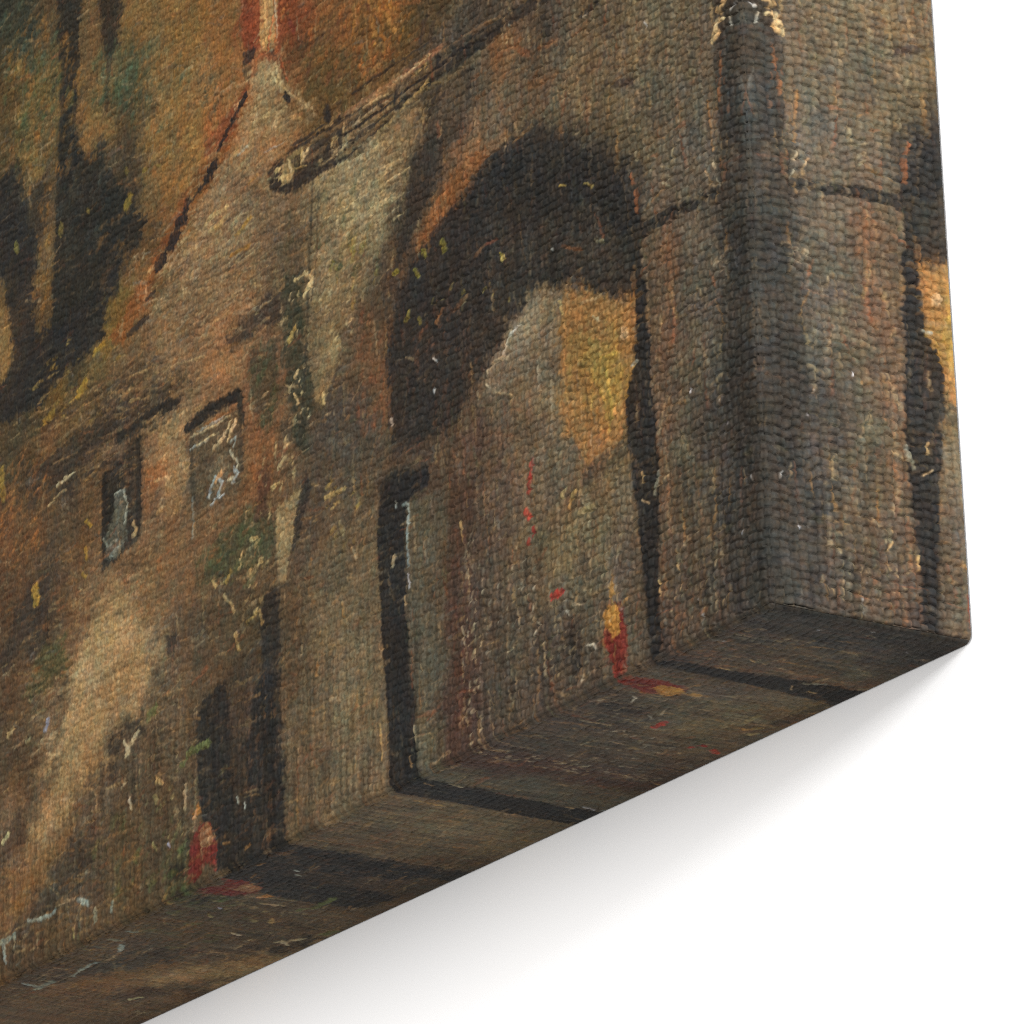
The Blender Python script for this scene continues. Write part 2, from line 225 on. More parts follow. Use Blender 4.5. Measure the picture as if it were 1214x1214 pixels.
b4813c 0.038 0.038 .97 4.64,1.22 4.48,1.35 4.29,1.32 4.16,1.02 4.18,0.76 4.42,0.77 4.6,1.03
783022 0.056 0.056 .7 4.19,0.53 3.95,0.37 4.03,0.01 4.22,0.07
a07a40 0.028 0.028 .9 4.46,1.67 4.31,1.77 4.28,1.49 4.43,1.48
2e2b28 0.115 0.115 .75 5.69,1.39 5.28,1.42 5.26,0.96 5.4,0.41 5.65,0.49
"""
STROKES = """
2c2823 0.187 .9 18.4,9.12 17.94,9.24 17.23,9.28 16.47,9.19
2e2a24 0.185 .8 16.38,9.13 16.36,8.61
3a3328 0.159 .6 18.2,8.95 18.25,8.21 18.16,7.67
2c2823 0.144 .85 21.18,9.84 20.3,9.94 19.43,9.96 18.71,9.82
2a2722 0.205 .8 21.66,9.22 21.67,8.63 21.67,7.75
2e2a24 0.2 .8 20.3,9.52 20.28,8.7 20.33,7.68
2c2b27 0.184 .6 23.3,19.1 23.38,17.99 23.45,16.71
2c2b27 0.135 .55 22.8,18.14 22.88,17.23 22.59,16.47
302e28 0.184 .5 21.27,18.65 21.46,17.79 21.53,17.08
302e28 0.123 .5 25.28,17.41 24.91,16.13 24.46,15.03
3a362c 0.148 .5 20.44,15.72 20.78,15.22 21.13,14.71
2e2c27 0.078 .6 9.84,12.89 8.71,12.77 7.81,12.87
3a3329 0.058 .6 10.55,12.63 9.28,12.6 8.16,12.58
2c2925 0.057 .7 8.13,13.16 7.02,13.14 6.15,13.1
8a6a48 0.058 .5 9.25,13.29 8.12,13.26 7.13,13.21
d0a868 0.061 .7 15.26,16.9 15.24,16.39 15.19,15.87
b8542a 0.068 .7 14.92,16.44 15.06,16.1 15.13,15.78
cdb892 0.049 .65 14.85,16.73 14.83,16.33 14.81,15.93
3a3028 0.04 .75 15.1,15.7 14.85,15.56
c4ac7c 0.06 .8 15.11,15.35 14.87,15.04
b8a070 0.073 .75 14.86,15.28 14.68,14.89
b09868 0.052 .7 14.63,14.8 14.2,14.42
a89060 0.052 .6 14.08,14.34 13.54,13.85
a05028 0.05 .6 14.67,15.41 14.44,14.83
c8b078 0.059 .85 14.42,13.19 14.4,12.94
c8b078 0.064 .8 13.99,13.33 14.03,13.07
c4a86c 0.089 .85 14.8,12.99 14.43,12.92
c4a86c 0.086 .8 14.92,13.19 14.8,13.19
c2a468 0.034 .7 14.31,13.01 13.82,12.89
9a9c94 0.039 .5 15.35,13.72 15.03,13.7 14.66,13.66
b89c6c 0.043 .6 12.42,11.43 12.12,11.52 11.76,11.49
c8ac78 0.047 .7 12.13,11.13 11.31,11.08 10.44,11.02
c8ac78 0.038 .7 11.66,11.15 10.79,11.12
cbb07e 0.037 .7 11,11.5 10.25,11.45
c0a472 0.063 .6 12.71,11.51 12.78,11.23
b89a66 0.063 .6 11.93,11.72 12,11.55
2e2a24 0.06 .6 9.63,12.54 9.87,12.3
2e2a24 0.06 .6 9.45,12.6 9.7,12.33
2c2825 0.062 .6 8.17,12.25 8.74,12.21
302a26 0.061 .8 14.35,13.47 13.8,13.45 13.19,13.45
302b27 0.05 .7 12.18,13.69 11.26,13.68 10.1,13.65 9.24,13.63
9a6a4a 0.122 .6 12.41,13.36 11.13,13.33 9.82,13.35 9.02,13.39
c0a070 0.049 .8 12.41,13.26 11.58,13.24 10.93,13.19
c8a878 0.052 .8 10.75,13.32 10.05,13.34 9.42,13.39
2e2824 0.081 .85 14.48,13.38 13.53,13.34 12.62,13.35
b8a078 0.051 .6 12.18,13.04 11.58,13.04 10.94,13.05
2a2522 0.07 .9 12.48,12.98 11.15,12.95 9.84,13.02 8.75,13.07 7.03,12.97
352e28 0.08 .8 13.07,13.3 12.41,13.28 11.78,13.27
2c2724 0.212 .8 13,13.67 13,13.53
2c2724 0.114 .85 9.17,13.25 9.17,13.14
332c26 0.183 .9 14.26,12.64 13.86,12.61 12.65,12.55 11.6,12.61 10.81,12.65
463d32 0.12 .7 10.81,12.65 9.85,12.66 9.28,12.66
302b27 0.168 .85 12.6,13.06 12.57,12.88
302b27 0.138 .85 13.05,13.1 13.02,12.96
302b27 0.201 .85 13.09,13.74 13,13.5
9a8660 0.061 .55 12.8,12.59 11.31,12.53 9.85,12.66
b08a58 0.063 .6 13.13,13.36 12.89,13.37
aaa696 0.04 .65 18.01,8.94 16.99,8.92
aaa696 0.04 .6 18.27,8.67 17.57,8.67
8a8a7c 0.064 .6 18.2,7.68 18.21,6.84
d0b080 0.079 .8 16.55,8.67 16.74,8.53 16.87,8.37
c8a06a 0.066 .7 19.65,8.5 19.19,8.42 19.09,8.32
b8905c 0.107 .7 19.6,7.79 19.4,7.86
38342a 0.093 .6 13.58,12.79 13.7,11.75 13.83,10.61 13.97,9.14 14.09,8.18
40382c 0.063 .5 13.42,12.15 13.52,11 13.73,10.06
2e2724 0.127 .9 16.01,15.17 16.33,14.98 16.72,14.75 17.05,14.45
2a2523 0.275 .92 17.25,14.19 17.52,14.04
352e29 0.085 .8 17.55,14 17.91,13.86 18.25,13.73
2a2725 0.244 .9 18.31,13.79 18.38,13.71
2a2523 0.305 .92 18.45,13.56 18.65,13.49
2a2523 0.364 .92 18.75,13.32 18.95,13.21
2a2523 0.254 .92 19.25,13 19.52,12.91
332c27 0.091 .8 19.6,12.42 19.93,12.39
332c27 0.143 .8 19.94,11.97 20.68,11.88
2c2826 0.126 .9 14.57,14.64 14.39,14.46
c9b078 0.11 .9 17.6,13.1 17.34,13.15 17.02,13.13 16.76,13.14
b89c62 0.093 .8 17.48,12.91 17.09,12.87 16.89,12.98
b29a6a 0.102 .8 15.71,14.49 15.39,14.51 15.2,14.47
a98f60 0.101 .8 18.39,12.79 18.13,12.77 17.94,12.77
a37a34 0.1 .8 16.46,12.46 16.07,12.53 15.88,12.6
a0702c 0.082 .8 16.66,12.09 16.28,12.05 15.96,12.07
a07838 0.067 .7 15.99,13.34 15.61,13.37
b3925a 0.065 .7 14.4,14.08 13.97,13.91
9aa090 0.045 .6 16.35,14.07 15.97,14.1
c0a878 0.082 .8 14.46,13.2 14.4,12.97
c8b080 0.071 .9 13.93,13.17 14,13.02 13.75,13.2
b79c66 0.09 .8 14.8,13.02 14.44,12.81 14.31,12.94
c7ad74 0.063 .8 14.32,10.73 13.95,10.75
d0b47c 0.122 .9 13.95,10.75 13.71,10.5 13.96,10.35
c9a860 0.123 .8 14.54,9.61 14.35,9.78
c4a870 0.112 .9 13.4,8.11 13.38,7.94
cbb280 0.088 .8 14.35,8.83 14.25,8.9
cbb280 0.065 .8 14.39,8.45 14.27,8.27
c8ac74 0.097 .85 15.04,7.23 14.73,7.33
c6a86c 0.084 .85 15.29,6.91 14.98,6.94
c6a86c 0.067 .85 16.05,6.15 15.8,6.11
b8994f 0.094 .8 17,5.58 16.81,5.79
c2a468 0.061 .8 17.5,5.77 17.38,5.63
c2a468 0.056 .8 17.19,5.64 17.06,5.64
b89a66 0.105 .85 15.94,5.52 15.69,5.64
b89a66 0.084 .85 17.07,5.37 16.82,5.1 16.7,4.93
b8965c 0.103 .85 15.78,4.68 15.67,4.38
b8965c 0.105 .85 16.65,4.48 16.53,4.18
a58448 0.072 .7 16.21,4.58 15.9,4.69
b59a60 0.072 .85 13.38,6.1 12.91,6.07 12.68,6.06
b59a60 0.066 .85 13.16,5.83 12.92,5.88
8e7c54 0.097 .7 12.88,5.48 12.77,5.22
cbb184 0.045 .75 23.46,9.67 23.11,9.7 22.9,9.7
b8a47a 0.091 .8 23.6,9.68 23.25,9.71
b89a68 0.048 .55 20.49,10.95 19.95,10.89
b89a68 0.045 .6 18.99,10.61 17.72,10.38
b89a62 0.055 .7 20.63,10.47 20.23,10.4
c6ad80 0.039 .8 18.27,8.91 17.56,8.88 16.73,8.84
c4aa7a 0.04 .8 18.02,8.69 17.18,8.68
d6b888 0.084 .85 17.38,8.41 17,8.48 16.74,8.74
d6c39c 0.066 .8 16.75,8.13 16.51,7.85 16.58,7.56 16.89,7.6
aab0a8 0.089 .85 17.59,7.49 17.52,7.67 17.33,7.81 17.08,7.63 17.21,7.43 17.47,7.31
aab0a8 0.099 .8 16.7,7.5 16.51,7.61 16.63,7.75
c99058 0.104 .9 17.33,7.74 17.14,7.82
d0d4d0 0.04 .8 17.21,7.36 17.02,7.37
a3a898 0.073 .8 16.75,8.3 16.56,8.34 16.62,8.19
9a9a88 0.067 .75 21.67,7.93 21.54,7.71 21.2,7.78
90917c 0.113 .8 21.4,7.49 21.13,7.62
aaaa96 0.051 .7 21.26,8.74 20.92,8.7 20.72,8.32 20.86,8.02
b89a6a 0.1 .8 20.52,7.91 20.39,7.7 20.53,7.64
b8923a 0.25 .7 24.52,7.75 24.45,7.52
a6842f 0.096 .7 22.42,8.55 22.22,8.38
a6842f 0.148 .7 22.42,7.99 22.36,7.79
a6842f 0.096 .65 22.56,7.5 22.43,7.39
b08c30 0.193 .6 22.69,11.35 22.41,11.44
b08c30 0.177 .5 24.1,11.22 23.74,11.28
b69034 0.125 .6 22.06,11.96 21.64,12.03
a88a38 0.209 .5 25.98,10.75 25.9,10.17
9a8432 0.212 .55 20.58,14.76 20.72,14.63
8c7a36 0.117 .5 20.71,15.43 20.65,15.33
8c7a36 0.101 .5 20.03,15.17 19.9,15.15
8c7a36 0.084 .5 19.49,15.03 19.36,14.98
96823c 0.119 .5 22.32,15.19 22.25,15.09
8c7c3c 0.179 .5 23.45,15.21 23.45,15.1
8c8440 0.166 .5 25.34,15.54 25.27,15.4
86928a 0.067 .7 10.73,5.11 10.62,5.14 10.57,4.9 10.63,4.29 10.61,3.93
9aa49c 0.04 .7 10.65,5.05 10.57,4.96 10.59,4.43
a8aca4 0.051 .7 10.98,5.26 10.96,5.15
c8c4c0 0.051 .7 10.65,3.76 10.6,3.55
b09468 0.05 .6 10.75,3.44 10.7,3.27
96362a 0.136 .9 6.66,4.32 6.72,4.07
96322a 0.109 .75 6.59,4.61 6.66,4.32
a83a2c 0.117 .95 6.85,3.77 6.75,3.62
86342a 0.109 .9 6.61,3.39 6.66,3.29
96362a 0.08 .85 6.77,3.23 6.83,3.16
94342a 0.137 .9 6.12,2 5.86,2.01
c9b48e 0.045 .8 6.6,1.69 6.52,1.64
cabfa8 0.053 .7 5.73,1.64 5.63,1.52
bba78a 0.042 .7 5.47,1.68 5.22,1.58
cfc4ae 0.042 .75 5.19,0.88 5.02,0.8
cfc4ae 0.048 .75 4.97,0.79 4.88,0.7
c4b490 0.04 .7 7.5,1.42 7.34,1.46
b79c62 0.124 .8 5.7,3.71 5.65,3.75
b28a4e 0.129 .8 5.52,3.44 5.35,3.63
a08a5a 0.104 .6 5.22,3.19 4.82,3.21
d8d2c4 0.036 .9 9.61,7.52 9.53,7.43
c8c8c4 0.047 .7 9.61,6.94 9.58,6.87
c8b49c 0.077 .7 11.05,6.85 11.03,6.75
d0c2a8 0.077 .85 7.37,6.83 7.19,7.09 6.86,7.19
b8a47e 0.076 .8 7.86,6.69 7.64,6.77 7.26,6.73
c8b898 0.03 .8 7.93,6.46 7.82,6.39
a28a66 0.044 .7 7.67,6.21 7.15,5.97
988a70 0.051 .6 6.33,6.32 6.31,5.84
8e8068 0.051 .6 5.95,6.03 5.97,4.8
c0a868 0.065 .8 5.6,7.18 5.51,6.93
c0ae80 0.06 .75 4.6,6.54 4.46,6.43
d0a878 0.104 .85 3.73,5.99 3.64,5.83 3.78,5.92
bfa24c 0.098 .6 4.27,5.45 4.12,4.64 4.24,4.38
bfa04a 0.061 .6 4.43,5.73 3.93,5.63
b08c3e 0.059 .5 4.69,5.59 4.35,4.94
a08830 0.05 .7 7.37,8.7 7.27,8.6
c3ab60 0.064 .9 7.32,8.59 7.21,8.61
b09a50 0.031 .8 5.52,9.28 5.32,9.24
9a8646 0.029 .7 4.76,9.02 4.46,8.88
8c8060 0.057 .65 4.47,7.91 4.22,7.79
8c8060 0.081 .6 8.48,8.34 8.6,8.25
8c8434 0.147 .65 9.2,9.64 9.15,9.46
8a8032 0.113 .65 9.87,9.69 9.82,9.57
8a8032 0.095 .65 10.17,9.41 10.06,9.27
948830 0.111 .65 10.85,9.59 10.73,9.61
8a7a34 0.111 .65 10.49,8.58 10.38,8.66
908034 0.09 .6 10.04,8.45 9.99,8.33
8a5a34 0.082 .7 9.49,8.16 9.26,8.33
6a4a30 0.094 .5 8.48,8.34 8.94,8.18
7a5a3c 0.086 .6 7.84,9.04 8.18,8.97
6a3e2a 0.07 .6 7.79,9.05 7.46,9.03
7c5234 0.058 .55 5.44,8.15 5.18,7.99 4.93,7.9
aaa8a0 0.033 .8 5.74,8.23 5.7,8.18
8a6c44 0.085 .6 12.55,12.6 11.9,12.62 10.72,12.73
b0935e 0.07 .65 11.31,12.53 10.43,12.69 9.55,12.91
302a26 0.118 .7 9.74,12.08 9.4,12.45 9.17,12.62
302a26 0.078 .6 9.59,12.19 9.01,12.45
2f2a26 0.052 .7 10.73,13.78 10.62,13.67
2f2a26 0.204 .85 10.64,13.07 10.65,12.97
2f2a26 0.094 .85 11.23,13.1 11.11,13.02
2f2a26 0.081 .8 9.25,13.25 9.2,13.16
40342a 0.156 .7 9.74,13.79 9.67,14.06 9.55,14.18
40342a 0.155 .7 9.46,13.71 9.33,13.96
402f28 0.076 .6 9.21,14.07 9.04,14.14
2f2c28 0.097 .8 8.77,13.27 8.66,13.11
b6a488 0.033 .85 6.87,12.91 6.82,12.85
b6a488 0.035 .85 4.56,12.12 4.46,12.11
7a4a2a 0.12 .6 6.26,12.09 6.73,12.43
b07c3c 0.096 .5 11.21,15.04 10.87,14.72 10.65,14.29
9a602c 0.117 .55 11.5,15.16 11.07,14.77
aa6a24 0.092 .55 11.17,14.51 10.95,14.25
6e3a2a 0.07 .5 11.61,15.27 11.44,15.1
6a3026 0.118 .6 14.37,16.07 14.16,15.8
9c5a2a 0.097 .45 10.63,14.86 9.77,14.57
bfa070 0.076 .85 0.86,10.19 0.74,10.42 0.6,10.45
c4a470 0.104 .9 0.81,10.14 0.66,10.2 0.7,10.37
d8bc88 0.048 .9 0.81,10.23 0.7,10.43 0.5,10.41
c0a070 0.077 .85 0.6,10.67 0.43,10.69
a8885c 0.061 .8 0.68,10.67 0.54,10.52
d0c0a8 0.04 .85 0.31,10.36 0.26,10.19
c4c0b8 0.046 .8 0.16,10.54 0.26,10.49
8a5a38 0.073 .7 0.59,9.86 0.71,8.99
8a5434 0.065 .7 0.66,9.62 0.63,9.42
9a7448 0.046 .7 1.04,9.12 0.96,8.18
c0a884 0.059 .75 0.95,7.97 0.91,7.86
b0a48c 0.036 .8 0.88,7.64 0.82,7.52
d0a878 0.029 .75 1.22,7.9 1.13,7.82
c8c0b4 0.041 .8 2.72,11.26 2.67,11.15
8c7252 0.065 .6 3.08,10.31 3,10.03
a09878 0.059 .6 2.38,8.15 2.24,8.03
8c8064 0.087 .5 2.37,8.27 2.14,8.09
9a5a34 0.068 .7 3.3,8.65 3.26,8.45
784a2c 0.098 .7 3.19,8.33 3.19,7.96
8a8064 0.071 .5 3.16,8.88 3.17,9.04
b2b2b8 0.031 .7 0.92,3.41 0.9,3.36
b8b8be 0.029 .75 0.65,1.43 0.63,1.39
d0d0d0 0.042 .85 1.88,4.29 1.86,4.23
b0aca4 0.039 .7 0.33,2.29 0.29,2.19
a0a090 0.056 .6 3.55,5.27 3.4,5.3
8c8c7c 0.076 .65 3,2.85 2.88,3.18
c0a880 0.028 .7 3.39,2.87 3.2,2.75
b89868 0.047 .7 3.36,3.34 3.35,3.18
caa870 0.046 .7 3.01,1.31 2.98,1.07
caa870 0.04 .6 2.47,1.44 2.43,1.34
c09a60 0.049 .6 8.91,4.25 8.82,3.87
b49c74 0.089 .7 11.08,4.27 11.14,4.1
b49c74 0.07 .6 12.49,4.87 12.38,4.64
b0884e 0.08 .5 12.87,3.93 12.82,3.69
b49458 0.055 .6 11.68,1.31 11.65,0.67
c0ae88 0.053 .6 10.55,0.99 10.51,0.67
c69a64 0.05 .6 10.74,0.45 10.69,0.26
c8b88c 0.091 .75 20.9,3.57 20.71,3.34 20.84,3.28
c0a87c 0.113 .85 20.37,3.62 20.57,3.48 20.77,3.4
b89a64 0.102 .8 19.67,2.46 19.48,2.34
a08c58 0.114 .7 19.74,2.14 19.68,2.06
b8a880 0.081 .7 21.05,2.66 20.91,2.73
c0ac88 0.11 .8 20.72,2.34 20.65,2.19
b0946a 0.098 .75 18.6,1.64 18.59,1.93 18.52,2.08
6e7844 0.152 .7 18.45,2.62 18.01,2.66 17.69,2.64
62693c 0.201 .6 19.98,3.81 19.72,3.91
62693c 0.135 .55 18.71,2.52 18.52,2.57
8c98a8 0.135 .65 24.1,4.74 23.96,4.87
b8a070 0.11 .75 25.66,5.04 25.44,5.12
b8a070 0.097 .65 24.87,4.68 24.73,4.71
c4b480 0.108 .85 25.86,2.85 25.64,2.93
b49a68 0.073 .6 25.79,3.88 25.65,3.91
9ca494 0.072 .75 24.79,0.99 23.96,0.85 23.68,0.92
9ca494 0.116 .75 22.73,0.88 22.39,0.73
8e9884 0.167 .55 22.06,0.51 22.06,0.35
8e9884 0.102 .55 21.46,0.36 21.4,0.51
9ca494 0.123 .8 25.84,0.77 25.7,0.39
8e9884 0.118 .6 25.99,0.8 25.35,0.82
aab0c0 0.045 .7 19.27,1.13 19.21,1.04
a8985c 0.068 .6 19.82,1.27 19.69,1.1
b0a060 0.064 .5 22.94,0.39 22.9,0.19
c89060 0.091 .6 18.28,1.36 18.16,1.49
b89060 0.044 .7 17.79,0.74 17.67,0.77
b8b8a8 0.051 .7 16.67,1.33 16.61,1.2
b8b8a8 0.055 .7 16.39,1.14 16.37,1.04
8a6a40 0.049 .6 17.18,0.58 16.93,0.54
9a7444 0.057 .6 16.39,0.27 16.2,0.29
c4a674 0.05 .6 23.25,9.49 23.96,9.36
"""
